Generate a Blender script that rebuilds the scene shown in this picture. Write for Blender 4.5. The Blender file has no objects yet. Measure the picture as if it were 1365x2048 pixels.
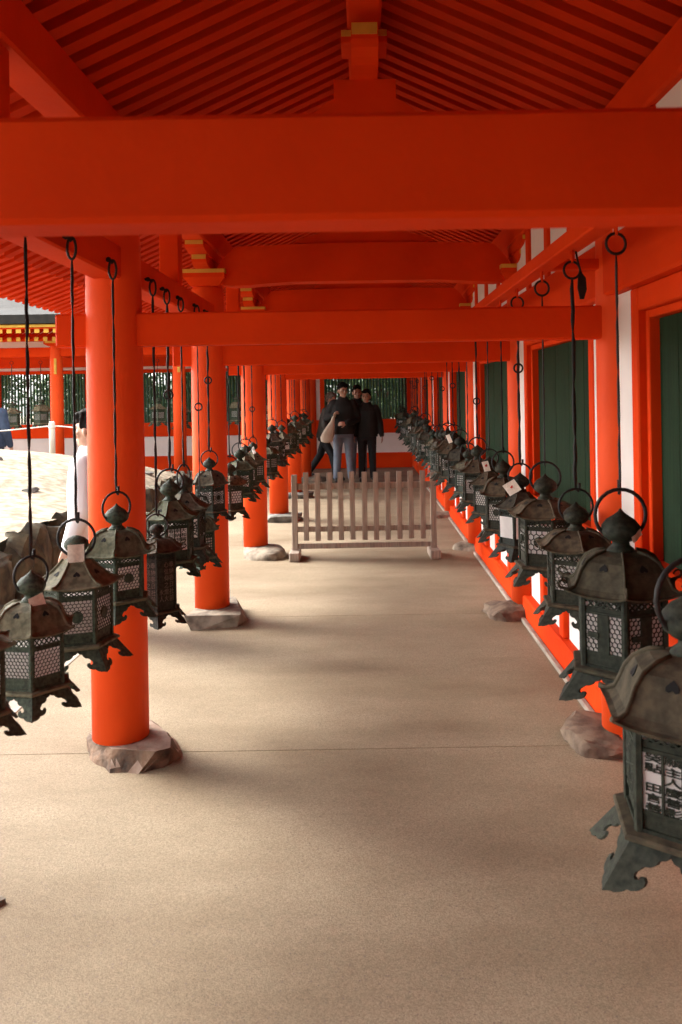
import bpy, bmesh, math, random
from mathutils import Vector, Matrix, noise
random.seed(7)
R = math.radians
S = bpy.context.scene
COL = S.collection

# ---------------------------------------------------------------- camera, sky, sun, exposure
CAMH, FPX, PX, PY, ROLL = 1.55, 1698.0, 724.0, 794.0, 0.0165
cd = bpy.data.cameras.new('camera'); cam = bpy.data.objects.new('camera', cd); COL.objects.link(cam)
cd.sensor_fit = 'VERTICAL'; cd.sensor_height = 36.0; cd.lens = FPX / 2048 * 36.0
cd.shift_x = -(PX - 682.5) / 2048; cd.shift_y = -(1024 - PY) / 2048
cd.clip_start = 0.05; cd.clip_end = 300
cam.location = (0, 0, CAMH)
cam.rotation_euler = (Matrix.Rotation(R(90), 4, 'X') @ Matrix.Rotation(-ROLL, 4, 'Z')).to_euler()
cd.dof.use_dof = True; cd.dof.focus_distance = 5.5; cd.dof.aperture_fstop = 5.6
S.camera = cam
W = bpy.data.worlds.new('World'); S.world = W; W.use_nodes = True
wn, wl = W.node_tree.nodes, W.node_tree.links
bg = wn['Background']; sky = wn.new('ShaderNodeTexSky'); sky.sky_type = 'NISHITA'; sky.sun_disc = False
SUN_EL, SUN_AZ = R(36), R(-64)          # azimuth clockwise from +Y
sky.sun_elevation = SUN_EL; sky.sun_rotation = SUN_AZ
sky.air_density = 1.0; sky.dust_density = 4.0; sky.ozone_density = 1.0
hs = wn.new('ShaderNodeHueSaturation'); hs.inputs['Saturation'].default_value = 0.15
wl.new(sky.outputs[0], hs.inputs['Color']); wl.new(hs.outputs[0], bg.inputs['Color'])
bg.inputs['Strength'].default_value = 0.15
sl = bpy.data.lights.new('sun', 'SUN'); so = bpy.data.objects.new('sun', sl); COL.objects.link(so)
sl.energy = 0.8; sl.angle = R(24); sl.color = (1.0, 0.92, 0.80)
sd = Vector((math.sin(SUN_AZ) * math.cos(SUN_EL), math.cos(SUN_AZ) * math.cos(SUN_EL), math.sin(SUN_EL)))
so.rotation_euler = (-sd).to_track_quat('-Z', 'Y').to_euler(); so.location = sd * 30
vs = S.view_settings; vs.view_transform = 'Standard'; vs.look = 'None'; vs.gamma = 1.0; vs.use_curve_mapping = False
vs.exposure = 2.86
S.cycles.max_bounces = 10; S.cycles.diffuse_bounces = 7; S.cycles.use_denoising = True
S.cycles.sample_clamp_indirect = 6

# ---------------------------------------------------------------- materials
def mat(name, c, c2=None, scale=6.0, rough=0.6, bump=0.0, bscale=40.0, metal=0.0, detail=4.0, stretch=None, spec=0.4, lo=0.35, hi=0.65):
    m = bpy.data.materials.new(name); m.use_nodes = True
    n, l = m.node_tree.nodes, m.node_tree.links
    b = n['Principled BSDF']
    b.inputs['Roughness'].default_value = rough; b.inputs['Metallic'].default_value = metal
    b.inputs['Specular IOR Level'].default_value = spec
    tc = n.new('ShaderNodeTexCoord'); src = tc.outputs['Object']
    if stretch:
        mp = n.new('ShaderNodeMapping'); mp.inputs['Scale'].default_value = stretch
        l.new(src, mp.inputs['Vector']); src = mp.outputs[0]
    if c2 is None: c2 = tuple(x * 0.8 for x in c)
    nz = n.new('ShaderNodeTexNoise'); nz.inputs['Scale'].default_value = scale; nz.inputs['Detail'].default_value = detail
    l.new(src, nz.inputs['Vector'])
    cr = n.new('ShaderNodeValToRGB'); cr.color_ramp.elements[0].position = lo; cr.color_ramp.elements[1].position = hi
    cr.color_ramp.elements[0].color = (*c2, 1); cr.color_ramp.elements[1].color = (*c, 1)
    l.new(nz.outputs['Fac'], cr.inputs[0]); l.new(cr.outputs[0], b.inputs['Base Color'])
    if bump:
        bz = n.new('ShaderNodeTexNoise'); bz.inputs['Scale'].default_value = bscale; bz.inputs['Detail'].default_value = 3
        l.new(src, bz.inputs['Vector'])
        bp = n.new('ShaderNodeBump'); bp.inputs['Strength'].default_value = bump; bp.inputs['Distance'].default_value = 0.01
        l.new(bz.outputs['Fac'], bp.inputs['Height']); l.new(bp.outputs[0], b.inputs['Normal'])
    return m

M = {}
M['red'] = mat('vermilion_paint', (0.75, 0.055, 0.005), (0.60, 0.038, 0.004), 1.6, 0.68, 0.22, 22, spec=0.06, detail=9, lo=0.3, hi=0.62)
M['red_shaded'] = mat('shaded_vermilion_paint', (0.56, 0.036, 0.0035), (0.44, 0.026, 0.003), 1.6, 0.7, 0.22, 22, spec=0.06, detail=9, lo=0.3, hi=0.62)  # same vermilion darkened, ceiling shade put into the colour
M['red_column'] = mat('sunlit_vermilion_paint', (0.82, 0.085, 0.013), (0.74, 0.066, 0.010), 1.8, 0.6, 0.2, 22, spec=0.12, detail=9, lo=0.3, hi=0.62)  # same vermilion turned more orange, daylight on the columns put into the colour
M['white'] = mat('white_plaster', (0.78, 0.74, 0.70), (0.72, 0.68, 0.63), 3.0, 0.85, 0.1, 50)
M['yellow'] = mat('yellow_paint', (0.72, 0.42, 0.05), (0.6, 0.34, 0.04), 8.0, 0.6)
M['green'] = mat('green_shutter_paint', (0.013, 0.036, 0.015), (0.009, 0.025, 0.011), 4.0, 0.75, 0.15, 30, stretch=(14, 14, 0.6), spec=0.12)
M['lattice'] = mat('green_lattice_paint', (0.03, 0.10, 0.05), (0.02, 0.07, 0.04), 4.0, 0.6)
M['bronze'] = mat('weathered_bronze', (0.046, 0.056, 0.041), (0.016, 0.020, 0.015), 9.0, 0.68, 0.25, 60, 0.0, spec=0.22)
M['bronze_roof'] = mat('dusty_bronze', (0.112, 0.098, 0.068), (0.052, 0.046, 0.032), 5.0, 0.78, 0.2, 40, 0.0, spec=0.2)
M['iron'] = mat('black_iron', (0.022, 0.021, 0.020), (0.012, 0.012, 0.012), 20.0, 0.6, 0.2, 80, 0.3)
M['paper'] = mat('lantern_paper', (0.90, 0.86, 0.84), (0.82, 0.78, 0.76), 5.0, 0.9)
def translucent(m):
    n, l = m.node_tree.nodes, m.node_tree.links; p = n['Principled BSDF']; o = n['Material Output']
    t = n.new('ShaderNodeBsdfTranslucent'); t.inputs['Color'].default_value = (0.95, 0.92, 0.90, 1); x = n.new('ShaderNodeMixShader'); x.inputs[0].default_value = 0.55
    l.new(p.outputs[0], x.inputs[1]); l.new(t.outputs[0], x.inputs[2]); l.new(x.outputs[0], o.inputs['Surface'])
translucent(M['paper'])
M['tag'] = mat('paper_tag', (0.72, 0.64, 0.55), (0.60, 0.52, 0.44), 12.0, 0.9)
M['engraving'] = mat('worn_engraving', (0.20, 0.17, 0.14), (0.08, 0.07, 0.06), 20.0, 0.8)
M['stamp'] = mat('red_stamp', (0.45, 0.03, 0.02), None, 5.0, 0.8)
M['hole_dark'] = mat('dark_hole_paint', (0.004, 0.004, 0.004), None, 5.0, 0.9)  # near-black colour standing in for the shade inside pierced holes
M['wood'] = mat('grey_weathered_wood', (0.36, 0.29, 0.23), (0.24, 0.19, 0.15), 5.0, 0.8, 0.25, 30, stretch=(12, 12, 1.2))
M['stone'] = mat('pale_stone', (0.28, 0.235, 0.175), (0.10, 0.078, 0.056), 12.0, 0.9, 0.7, 25, detail=8)
M['stone_red'] = mat('reddish_stone', (0.20, 0.145, 0.10), (0.075, 0.045, 0.03), 12.0, 0.9, 0.9, 22, detail=8)
M['stone_brown'] = mat('brown_stone', (0.36, 0.27, 0.21), (0.20, 0.13, 0.09), 11.0, 0.85, 0.7, 25, detail=8)
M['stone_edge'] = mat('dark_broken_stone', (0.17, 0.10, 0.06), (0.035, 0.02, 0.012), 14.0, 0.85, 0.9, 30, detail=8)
M['stone_grey'] = mat('grey_stone', (0.20, 0.19, 0.165), (0.07, 0.067, 0.056), 8.0, 0.9, 0.7, 25, detail=8)
M['stone_dark'] = mat('mossy_dark_stone', (0.105, 0.088, 0.048), (0.014, 0.012, 0.007), 6.5, 0.9, 0.8, 18, detail=8)
M['kerb'] = mat('grey_kerb', (0.36, 0.31, 0.25), (0.26, 0.22, 0.18), 10.0, 0.9, 0.3, 60)
M['sand'] = mat('sandy_soil', (0.33, 0.265, 0.19), (0.15, 0.115, 0.07), 9.0, 0.95, 0.6, 12, detail=9)
M['bark_roof'] = mat('cypress_bark_thatch', (0.026, 0.022, 0.018), (0.015, 0.013, 0.010), 6.0, 0.9, 0.5, 40)
M['bark'] = mat('tree_bark', (0.10, 0.075, 0.05), (0.05, 0.04, 0.03), 6.0, 0.9, 0.6, 20)
M['leaf'] = mat('leaf_green', (0.085, 0.15, 0.035), (0.035, 0.075, 0.02), 3.0, 0.55)
M['rope'] = mat('white_rope', (0.75, 0.70, 0.6), None, 5.0, 0.9)
M['skin'] = mat('skin', (0.50, 0.29, 0.20), (0.44, 0.25, 0.17), 6.0, 0.55)
M['hair'] = mat('black_hair', (0.010, 0.008, 0.007), None, 30.0, 0.8, spec=0.1)
M['hair_grey'] = mat('grey_brown_hair', (0.16, 0.12, 0.09), (0.1, 0.075, 0.055), 30.0, 0.6)
M['jacket'] = mat('charcoal_jacket', (0.016, 0.014, 0.012), (0.010, 0.009, 0.008), 12.0, 0.8, 1.0, 9, stretch=(1, 1, 0.5))
M['jacket_grey'] = mat('grey_jacket', (0.075, 0.066, 0.055), (0.05, 0.044, 0.036), 12.0, 0.8, 1.0, 9, stretch=(1, 1, 0.5))
M['navy'] = mat('navy_jacket', (0.035, 0.055, 0.10), (0.02, 0.032, 0.06), 12.0, 0.7, 0.4, 25)
M['jeans'] = mat('blue_jeans', (0.20, 0.23, 0.27), (0.11, 0.13, 0.17), 5.0, 0.85, 0.3, 40)
M['black_cloth'] = mat('black_trousers', (0.014, 0.014, 0.015), None, 10.0, 0.8, 0.3, 30)
M['shirt'] = mat('white_cotton', (0.82, 0.82, 0.84), (0.74, 0.74, 0.77), 5.0, 0.9, 1.0, 7, stretch=(1, 1, 0.45))
M['canvas'] = mat('cream_canvas', (0.62, 0.52, 0.40), (0.54, 0.44, 0.33), 6.0, 0.9, 0.4, 20)
M['leather'] = mat('black_shoe', (0.02, 0.018, 0.016), None, 10.0, 0.5)

def floor_material():
    m = bpy.data.materials.new('tamped_earth_plaster'); m.use_nodes = True
    n, l = m.node_tree.nodes, m.node_tree.links; b = n['Principled BSDF']
    b.inputs['Roughness'].default_value = 0.82; b.inputs['Specular IOR Level'].default_value = 0.3
    tc = n.new('ShaderNodeTexCoord'); g = n.new('ShaderNodeNewGeometry')
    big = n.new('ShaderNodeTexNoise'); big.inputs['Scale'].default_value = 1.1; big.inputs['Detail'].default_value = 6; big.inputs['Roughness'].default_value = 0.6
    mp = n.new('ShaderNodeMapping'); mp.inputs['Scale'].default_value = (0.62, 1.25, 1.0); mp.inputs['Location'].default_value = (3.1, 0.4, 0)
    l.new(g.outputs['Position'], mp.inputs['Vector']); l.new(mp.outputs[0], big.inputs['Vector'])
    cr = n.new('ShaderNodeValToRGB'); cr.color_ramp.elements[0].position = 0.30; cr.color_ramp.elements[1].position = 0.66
    cr.color_ramp.elements[0].color = (0.165, 0.120, 0.072, 1); cr.color_ramp.elements[1].color = (0.282, 0.230, 0.158, 1)  # mottled base colour, darkened and stretched to suggest the floor's soft shadow bands
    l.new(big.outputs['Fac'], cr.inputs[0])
    # coarse aggregate specks
    vo = n.new('ShaderNodeTexVoronoi'); vo.inputs['Scale'].default_value = 260; l.new(g.outputs['Position'], vo.inputs['Vector'])
    sr = n.new('ShaderNodeValToRGB'); sr.color_ramp.elements[0].position = 0.0; sr.color_ramp.elements[1].position = 1.0
    sr.color_ramp.elements[0].color = (0.66, 0.64, 0.60, 1); sr.color_ramp.elements[1].color = (1.18, 1.16, 1.14, 1)
    sp = n.new('ShaderNodeSeparateColor'); l.new(vo.outputs['Color'], sp.inputs[0]); l.new(sp.outputs[0], sr.inputs[0])
    mx = n.new('ShaderNodeMix'); mx.data_type = 'RGBA'; mx.blend_type = 'MULTIPLY'; mx.inputs[0].default_value = 0.85
    l.new(cr.outputs[0], mx.inputs[6]); l.new(sr.outputs[0], mx.inputs[7])
    # sparse dark pebbles
    v2 = n.new('ShaderNodeTexVoronoi'); v2.inputs['Scale'].default_value = 62; l.new(g.outputs['Position'], v2.inputs['Vector'])
    s2 = n.new('ShaderNodeSeparateColor'); l.new(v2.outputs['Color'], s2.inputs[0])
    lt = n.new('ShaderNodeMath'); lt.operation = 'LESS_THAN'; lt.inputs[1].default_value = 0.20; l.new(v2.outputs['Distance'], lt.inputs[0])
    gt = n.new('ShaderNodeMath'); gt.operation = 'GREATER_THAN'; gt.inputs[1].default_value = 0.72; l.new(s2.outputs[1], gt.inputs[0])
    an = n.new('ShaderNodeMath'); an.operation = 'MULTIPLY'; l.new(lt.outputs[0], an.inputs[0]); l.new(gt.outputs[0], an.inputs[1])
    m2 = n.new('ShaderNodeMix'); m2.data_type = 'RGBA'; l.new(an.outputs[0], m2.inputs[0]); l.new(mx.outputs[2], m2.inputs[6])
    m2.inputs[7].default_value = (0.16, 0.12, 0.09, 1)
    l.new(m2.outputs[2], b.inputs['Base Color'])
    fz = n.new('ShaderNodeTexNoise'); fz.inputs['Scale'].default_value = 210; fz.inputs['Detail'].default_value = 3; l.new(g.outputs['Position'], fz.inputs['Vector'])
    bp = n.new('ShaderNodeBump'); bp.inputs['Strength'].default_value = 0.4; bp.inputs['Distance'].default_value = 0.004
    l.new(fz.outputs['Fac'], bp.inputs['Height']); l.new(bp.outputs[0], b.inputs['Normal'])
    return m
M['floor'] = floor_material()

for k_ in ('bronze', 'bronze_roof'):       # object colour carries each lantern's patina tint plus painted light and shade
    n_, l_ = M[k_].node_tree.nodes, M[k_].node_tree.links; p_ = n_['Principled BSDF']; src_ = p_.inputs['Base Color'].links[0].from_socket
    oi_ = n_.new('ShaderNodeObjectInfo'); mx_ = n_.new('ShaderNodeMix'); mx_.data_type = 'RGBA'; mx_.blend_type = 'MULTIPLY'; mx_.inputs[0].default_value = 1.0
    l_.new(src_, mx_.inputs[6]); l_.new(oi_.outputs['Color'], mx_.inputs[7]); l_.new(mx_.outputs[2], p_.inputs['Base Color'])
TINTS = [(1.0, 1.0, 1.0), (0.85, 1.12, 0.98), (1.22, 1.0, 0.82), (1.45, 1.5, 1.35), (0.72, 0.72, 0.70), (1.1, 1.25, 1.1), (1.3, 1.1, 0.95)]

# ---------------------------------------------------------------- mesh helpers
class MB:
    def __init__(s): s.v = []; s.f = []; s.sm = []
    def add(s, vs_, fs, smooth=False):
        o = len(s.v); s.v += [tuple(p) for p in vs_]
        for f in fs: s.f.append([i + o for i in f]); s.sm.append(smooth)
        return s
    def box(s, x0, x1, y0, y1, z0, z1, b=0.0):
        if b <= 0:
            vv = [(x, y, z) for x in (x0, x1) for y in (y0, y1) for z in (z0, z1)]
            return s.add(vv, [(0, 1, 3, 2), (4, 6, 7, 5), (0, 4, 5, 1), (2, 3, 7, 6), (0, 2, 6, 4), (1, 5, 7, 3)])
        lo, hi = (x0, y0, z0), (x1, y1, z1); vv = []; idx = {}
        for sx in (0, 1):
            for sy in (0, 1):
                for sz in (0, 1):
                    sg = (sx, sy, sz)
                    for a in range(3):
                        p = []
                        for k in range(3):
                            e = hi[k] if sg[k] else lo[k]
                            if k != a: e += -b if sg[k] else b
                            p.append(e)
                        idx[(sg, a)] = len(vv); vv.append(p)
        F = []
        for a in range(3):
            o1, o2 = [k for k in range(3) if k != a]
            for sa in (0, 1):
                q = []
                for (i, j) in ((0, 0), (1, 0), (1, 1), (0, 1)):
                    g = [0, 0, 0]; g[a] = sa; g[o1] = i; g[o2] = j; q.append(idx[(tuple(g), a)])
                F.append(q)
            for i in (0, 1):
                for j in (0, 1):
                    g0 = [0, 0, 0]; g0[o1] = i; g0[o2] = j; g1 = list(g0); g1[a] = 1; g0, g1 = tuple(g0), tuple(g1)
                    F.append([idx[(g0, o1)], idx[(g1, o1)], idx[(g1, o2)], idx[(g0, o2)]])
        for sx in (0, 1):
            for sy in (0, 1):
                for sz in (0, 1):
                    F.append([idx[((sx, sy, sz), a)] for a in range(3)])
        return s.add(vv, F)
    def lathe(s, prof, n=24, c=(0, 0, 0), smooth=True, rot=0.0, cap=True):
        vv = []; F = []
        for r, z in prof:
            for k in range(n):
                a = 2 * math.pi * k / n + rot; vv.append((c[0] + r * math.cos(a), c[1] + r * math.sin(a), c[2] + z))
        for i in range(len(prof) - 1):
            for k in range(n):
                k2 = (k + 1) % n; F.append((i * n + k, i * n + k2, (i + 1) * n + k2, (i + 1) * n + k))
        s.add(vv, F, smooth)
        if cap:
            o = len(s.v) - len(vv); m = len(prof) - 1
            if prof[0][0] > 1e-5: s.f.append([o + k for k in range(n)][::-1]); s.sm.append(False)
            if prof[-1][0] > 1e-5: s.f.append([o + m * n + k for k in range(n)]); s.sm.append(False)
        return s
    def tube(s, pts, rad, n=8, smooth=True, closed=False, cap=True):
        pts = [Vector(p) for p in pts]; L = len(pts)
        if not isinstance(rad, (list, tuple)): rad = [rad] * L
        vv = []; F = []; up = None
        for i, p in enumerate(pts):
            if closed: t = pts[(i + 1) % L] - pts[i - 1]
            else: t = pts[min(i + 1, L - 1)] - pts[max(i - 1, 0)]
            if t.length < 1e-9: t = Vector((0, 0, 1))
            t.normalize()
            if up is None:
                ref = Vector((0, 1, 0)) if abs(t.y) < 0.9 else Vector((1, 0, 0)); up = ref - t * ref.dot(t)
            else: up = up - t * up.dot(t)
            up.normalize(); sd_ = t.cross(up)
            for k in range(n):
                a = 2 * math.pi * k / n
                r = rad[i]
                rx, ry = r if isinstance(r, (list, tuple)) else (r, r)
                vv.append(p + up * (ry * math.sin(a)) + sd_ * (rx * math.cos(a)))
        for i in range(L if closed else L - 1):
            j = (i + 1) % L
            for k in range(n):
                k2 = (k + 1) % n; F.append((i * n + k, i * n + k2, j * n + k2, j * n + k))
        o = len(s.v); s.add(vv, F, smooth)
        if cap and not closed:
            s.f.append([o + k for k in range(n)][::-1]); s.sm.append(False)
            s.f.append([o + (L - 1) * n + k for k in range(n)]); s.sm.append(False)
        return s
    def prism(s, poly, fn, t0, t1):
        """poly: 2-d outline; fn(u, v, t) -> point"""
        n = len(poly); vv = [fn(u, v, t0) for u, v in poly] + [fn(u, v, t1) for u, v in poly]
        F = [list(range(n)), list(range(2 * n - 1, n - 1, -1))]
        for k in range(n): F.append([k, (k + 1) % n, n + (k + 1) % n, n + k])
        return s.add(vv, F)
    def ball(s, c, r, n=12, m=8):
        rx, ry, rz = r if isinstance(r, (tuple, list)) else (r, r, r)
        vv = [(c[0], c[1], c[2] - rz)]; F = []
        for i in range(1, m):
            t = math.pi * i / m
            for k in range(n):
                a = 2 * math.pi * k / n
                vv.append((c[0] + rx * math.sin(t) * math.cos(a), c[1] + ry * math.sin(t) * math.sin(a), c[2] - rz * math.cos(t)))
        vv.append((c[0], c[1], c[2] + rz)); e = len(vv) - 1
        for k in range(n):
            k2 = (k + 1) % n; F.append((0, 1 + k2, 1 + k)); F.append((e, 1 + (m - 2) * n + k, 1 + (m - 2) * n + k2))
            for i in range(m - 2): F.append((1 + i * n + k, 1 + i * n + k2, 1 + (i + 1) * n + k2, 1 + (i + 1) * n + k))
        return s.add(vv, F, True)
    def mesh(s, name, m):
        me = bpy.data.meshes.new(name); me.from_pydata(s.v, [], s.f)
        bm = bmesh.new(); bm.from_mesh(me)
        bm.faces.ensure_lookup_table()
        for f, sm in zip(bm.faces, s.sm): f.smooth = sm
        big = [f for f in bm.faces if len(f.verts) > 4]
        if big: bmesh.ops.triangulate(bm, faces=big)
        bmesh.ops.recalc_face_normals(bm, faces=bm.faces[:])
        bm.to_mesh(me); bm.free()
        me.materials.append(M[m] if isinstance(m, str) else m)
        return me
    def build(s, name, m, parent=None): return link(name, s.mesh(name, m), parent)

def link(name, me, parent=None, loc=None, rz=None):
    o = bpy.data.objects.new(name, me); COL.objects.link(o)
    if parent is not None: o.parent = parent
    if loc is not None: o.location = loc
    if rz is not None: o.rotation_euler = (0, 0, rz)
    return o
def tag(o, label=None, cat=None, group=None, kind=None):
    if label: o['label'] = label
    if cat: o['category'] = cat
    if group: o['group'] = group
    if kind: o['kind'] = kind
    return o
def thing(name, loc, label, cat, group=None, rz=0.0):
    o = bpy.data.objects.new(name, None); COL.objects.link(o); o.empty_display_size = 0.1
    o.location = loc; o.rotation_euler = (0, 0, rz)
    return tag(o, label, cat, group)

# ---------------------------------------------------------------- ground and floor
CX = 0.035
LX, RX = -1.085, 1.16
COLY = [1.2, 3.74, 6.03, 8.5, 10.9, 13.3, 15.85]
WALLX = 1.12
YEND = 18.6
def grid_sheet(name, x0, x1, y0, y1, nx, ny, fz, m, parent=None):
    b = MB(); vv = [(x0 + (x1 - x0) * i / nx, y0 + (y1 - y0) * j / ny, 0) for j in range(ny + 1) for i in range(nx + 1)]
    vv = [(x, y, fz(x, y)) for x, y, _ in vv]
    F = [(j * (nx + 1) + i, j * (nx + 1) + i + 1, (j + 1) * (nx + 1) + i + 1, (j + 1) * (nx + 1) + i) for j in range(ny) for i in range(nx)]
    b.add(vv, F, True); return b.build(name, m, parent)
g = grid_sheet('ground', -90, 90, -60, 120, 8, 8, lambda x, y: -0.27, 'sand'); tag(g, kind='structure')

fl = bpy.data.objects.new('floor', None); COL.objects.link(fl); tag(fl, kind='structure')
ys = [-6.0, -1.2] + [1.2] + COLY[1:6] + [16.0, YEND + 0.1]
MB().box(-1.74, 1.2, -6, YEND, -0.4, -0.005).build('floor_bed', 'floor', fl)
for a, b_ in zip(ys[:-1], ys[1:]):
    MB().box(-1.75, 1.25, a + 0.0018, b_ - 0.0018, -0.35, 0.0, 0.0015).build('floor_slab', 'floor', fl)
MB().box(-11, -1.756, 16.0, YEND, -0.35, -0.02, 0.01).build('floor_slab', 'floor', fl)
y = -6.0
k = 0
while y < 16:
    L = 0.95 + 0.35 * random.random()
    MB().box(-1.93, -1.753, y, y + L - 0.012, -0.32, -0.008 + 0.006 * random.random(), 0.014).build('kerb_stone', 'kerb', fl); y += L

# ---------------------------------------------------------------- corridor building
cor = thing('covered_corridor', (0, 0, 0), 'vermilion timber covered corridor with round columns, beams and raftered ceiling', 'corridor')
CR = 0.122
cme = MB().lathe([(CR * 1.0, 0.02), (CR * 1.0, 1.2), (CR * 0.985, 1.9), (CR * 0.955, 2.2), (CR * 0.90, 2.27), (CR * 0.82, 2.285)], 40).mesh('column', 'red_column')
for yy in COLY:
    link('column', cme, cor, (LX, yy, 0.06))
    link('column', cme, cor, (RX, yy, 0.06))
link('column', cme, cor, (LX, -1.3, 0.06)); link('column', cme, cor, (RX, -1.3, 0.06))
# low cross tie-beams: run through the columns
bme = MB().box(-1.33, 1.30, -0.048, 0.048, 1.788, 1.932, 0.008).mesh('tie_beam', 'red')
for yy in COLY[:5]: link('tie_beam', bme, cor, (CX * 0, yy - (0.0 if yy > 2 else 0.02), 0))
# longitudinal beams on the column lines
y0, y1 = -5.5, 15.9
MB().box(LX - 0.062, LX + 0.062, y0, y1, 2.075, 2.215, 0.008).build('head_beam', 'red', cor)
MB().box(1.055, 1.30, y0, 18.5, 1.97, 2.215, 0.01).build('wall_beam', 'red', cor)
# lantern hanging bar in front of the wall, on short arms
MB().box(0.755, 0.835, y0, 17.8, 2.085, 2.145, 0.006).build('hanging_bar', 'red', cor)
for yy in COLY[:]: MB().box(0.837, 1.053, yy - 0.03, yy + 0.03, 2.092, 2.138, 0.004).build('bar_arm', 'red', cor)
# purlins
for sx, xc in ((-1, LX), (1, RX - 0.03)):
    MB().box(xc - 0.075, xc + 0.075, y0, y1, 2.60, 2.775, 0.01).build('purlin', 'red', cor)
AP, PITCH = 3.27, 0.47
MB().box(CX - 0.072, CX + 0.072, y0, y1, 3.13, 3.245, 0.01).build('ridge_purlin', 'red', cor)
# rainbow beams with curved ends, frog-leg strut, bearing block
def rainbow_poly():
    P = []
    xl, xr = -1.0, 1.06
    for t in (0.0, 0.25, 0.5, 0.75, 1.0):   # left end, top rising
        P.append((xl + 0.16 * t, 2.47 + 0.15 * math.sin(t * math.pi / 2)))
    n = 10
    for i in range(n + 1): u = i / n; P.append((xl + 0.2 + (xr - xl - 0.4) * u, 2.62 + 0.015 * math.sin(u * math.pi)))
    for t in (1.0, 0.75, 0.5, 0.25, 0.0): P.append((xr - 0.16 * t, 2.47 + 0.15 * math.sin(t * math.pi / 2)))
    P += [(xr, 2.36), (xr - 0.1, 2.345)]
    for i in range(n + 1): u = 1 - i / n; P.append((xl + 0.22 + (xr - xl - 0.44) * u, 2.345 + 0.022 * min(1, 6 * u * (1 - u) + 0.1)))
    P += [(xl + 0.1, 2.345), (xl, 2.36)]
    return P
rme = MB().prism(rainbow_poly(), lambda u, v, t: (u, t, v), -0.075, 0.075).mesh('rainbow_beam', 'red')
def frog_poly():
    R_ = [(0.50, 2.637), (0.47, 2.665), (0.40, 2.685), (0.33, 2.70), (0.27, 2.735), (0.22, 2.79), (0.17, 2.83), (0.135, 2.845), (0.135, 2.93)]
    return [(CX + a, b) for a, b in R_] + [(CX - a, b) for a, b in R_[::-1]]
fme = MB().prism(frog_poly(), lambda u, v, t: (u, t, v), -0.05, 0.05).mesh('frog_leg_strut', 'red')
def arm_poly(L, h, r=0.09):   # bracket arm along y: curved underside at the ends
    P = [(-L, h), (-L, h * 0.52), (-L + r * 0.12, h * 0.3), (-L + r * 0.45, h * 0.12), (-L + r, 0.0)]
    return P + [(-a, b) for a, b in P[::-1]]
ridge_arm = MB().prism(arm_poly(0.30, 0.14), lambda u, v, t: (CX + t, u, 2.93 + v), -0.055, 0.055).mesh('ridge_arm', 'red')
ridge_blk = MB().box(CX - 0.10, CX + 0.10, -0.09, 0.09, 3.072, 3.128, 0.004).mesh('ridge_block', 'red')
def yellow_end(x0, x1, yface, z0, z1, parent, side=-1):
    return MB().box(x0, x1, yface - 0.004 if side < 0 else yface, yface if side < 0 else yface + 0.004, z0, z1).mesh('end_paint', 'yellow')
def daito():
    b = MB(); a, c, z0, z1, z2 = 0.10, 0.145, 2.345, 2.40, 2.455
    vv = []
    for (r, z) in ((a, z0), (c * 0.9, z1 - 0.015), (c, z1), (c, z2)): vv += [(-r, -r, z), (r, -r, z), (r, r, z), (-r, r, z)]
    F = [(0, 1, 2, 3), (12, 13, 14, 15)]
    for i in range(3):
        for k in range(4): F.append((i * 4 + k, i * 4 + (k + 1) % 4, i * 4 + 4 + (k + 1) % 4, i * 4 + 4 + k))
    return b.add(vv, F).mesh('bearing_block', 'red')
dme = daito()
arm1 = MB().prism(arm_poly(0.30, 0.075, 0.1), lambda u, v, t: (t, u, 2.457 + v), -0.05, 0.05).mesh('bracket_arm', 'red')
arm2 = MB().prism(arm_poly(0.46, 0.066, 0.14), lambda u, v, t: (t, u, 2.533 + v), -0.062, 0.062).mesh('boat_arm', 'red')
yl_d = MB().box(-0.146, 0.146, -0.149, -0.1455, 2.43, 2.456).mesh('block_edge_paint', 'yellow')
yl_d2 = MB().box(0.1455, 0.149, -0.145, 0.145, 2.43, 2.456).mesh('block_edge_paint', 'yellow')
yl_1 = MB().box(-0.047, 0.047, -0.304, -0.3005, 2.50, 2.530).mesh('end_paint', 'yellow')
yl_2 = MB().box(-0.058, 0.058, -0.464, -0.4605, 2.571, 2.597).mesh('end_paint', 'yellow')
yl_r = MB().box(CX - 0.052, CX + 0.052, -0.304, -0.3005, 3.02, 3.066).mesh('end_paint', 'yellow')
yl_rb = MB().box(CX - 0.098, CX + 0.098, -0.094, -0.0905, 3.10, 3.126).mesh('block_edge_paint', 'yellow')
for i, yy in enumerate(COLY[:6]):
    o = link('rainbow_beam', rme, cor, (0, yy, 0))
    link('frog_leg_strut', fme, cor, (0, yy, 0.0))
    o = link('ridge_arm', ridge_arm, cor, (0, yy, 0)); link('end_paint', yl_r, o)
    o = link('ridge_block', ridge_blk, cor, (0, yy, 0.001)); link('block_edge_paint', yl_rb, o)
    for xx, fl_ in ((LX, 1), (RX - 0.03, -1)):
        o = link('bearing_block', dme, cor, (xx, yy, 0)); link('block_edge_paint', yl_d, o)
        p = link('block_edge_paint', yl_d2, o)
        if fl_ < 0: p.rotation_euler = (0, 0, math.pi)
        o = link('bracket_arm', arm1, cor, (xx, yy, 0)); link('end_paint', yl_1, o)
        o = link('boat_arm', arm2, cor, (xx, yy, 0)); link('end_paint', yl_2, o)
st = MB().box(-0.055, 0.055, -0.055, 0.055, 2.217, 2.598, 0.005).mesh('strut_post', 'red')
for a, b_ in zip(COLY[:-1], COLY[1:]):
    link('strut_post', st, cor, (LX, (a + b_) / 2, 0))
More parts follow.
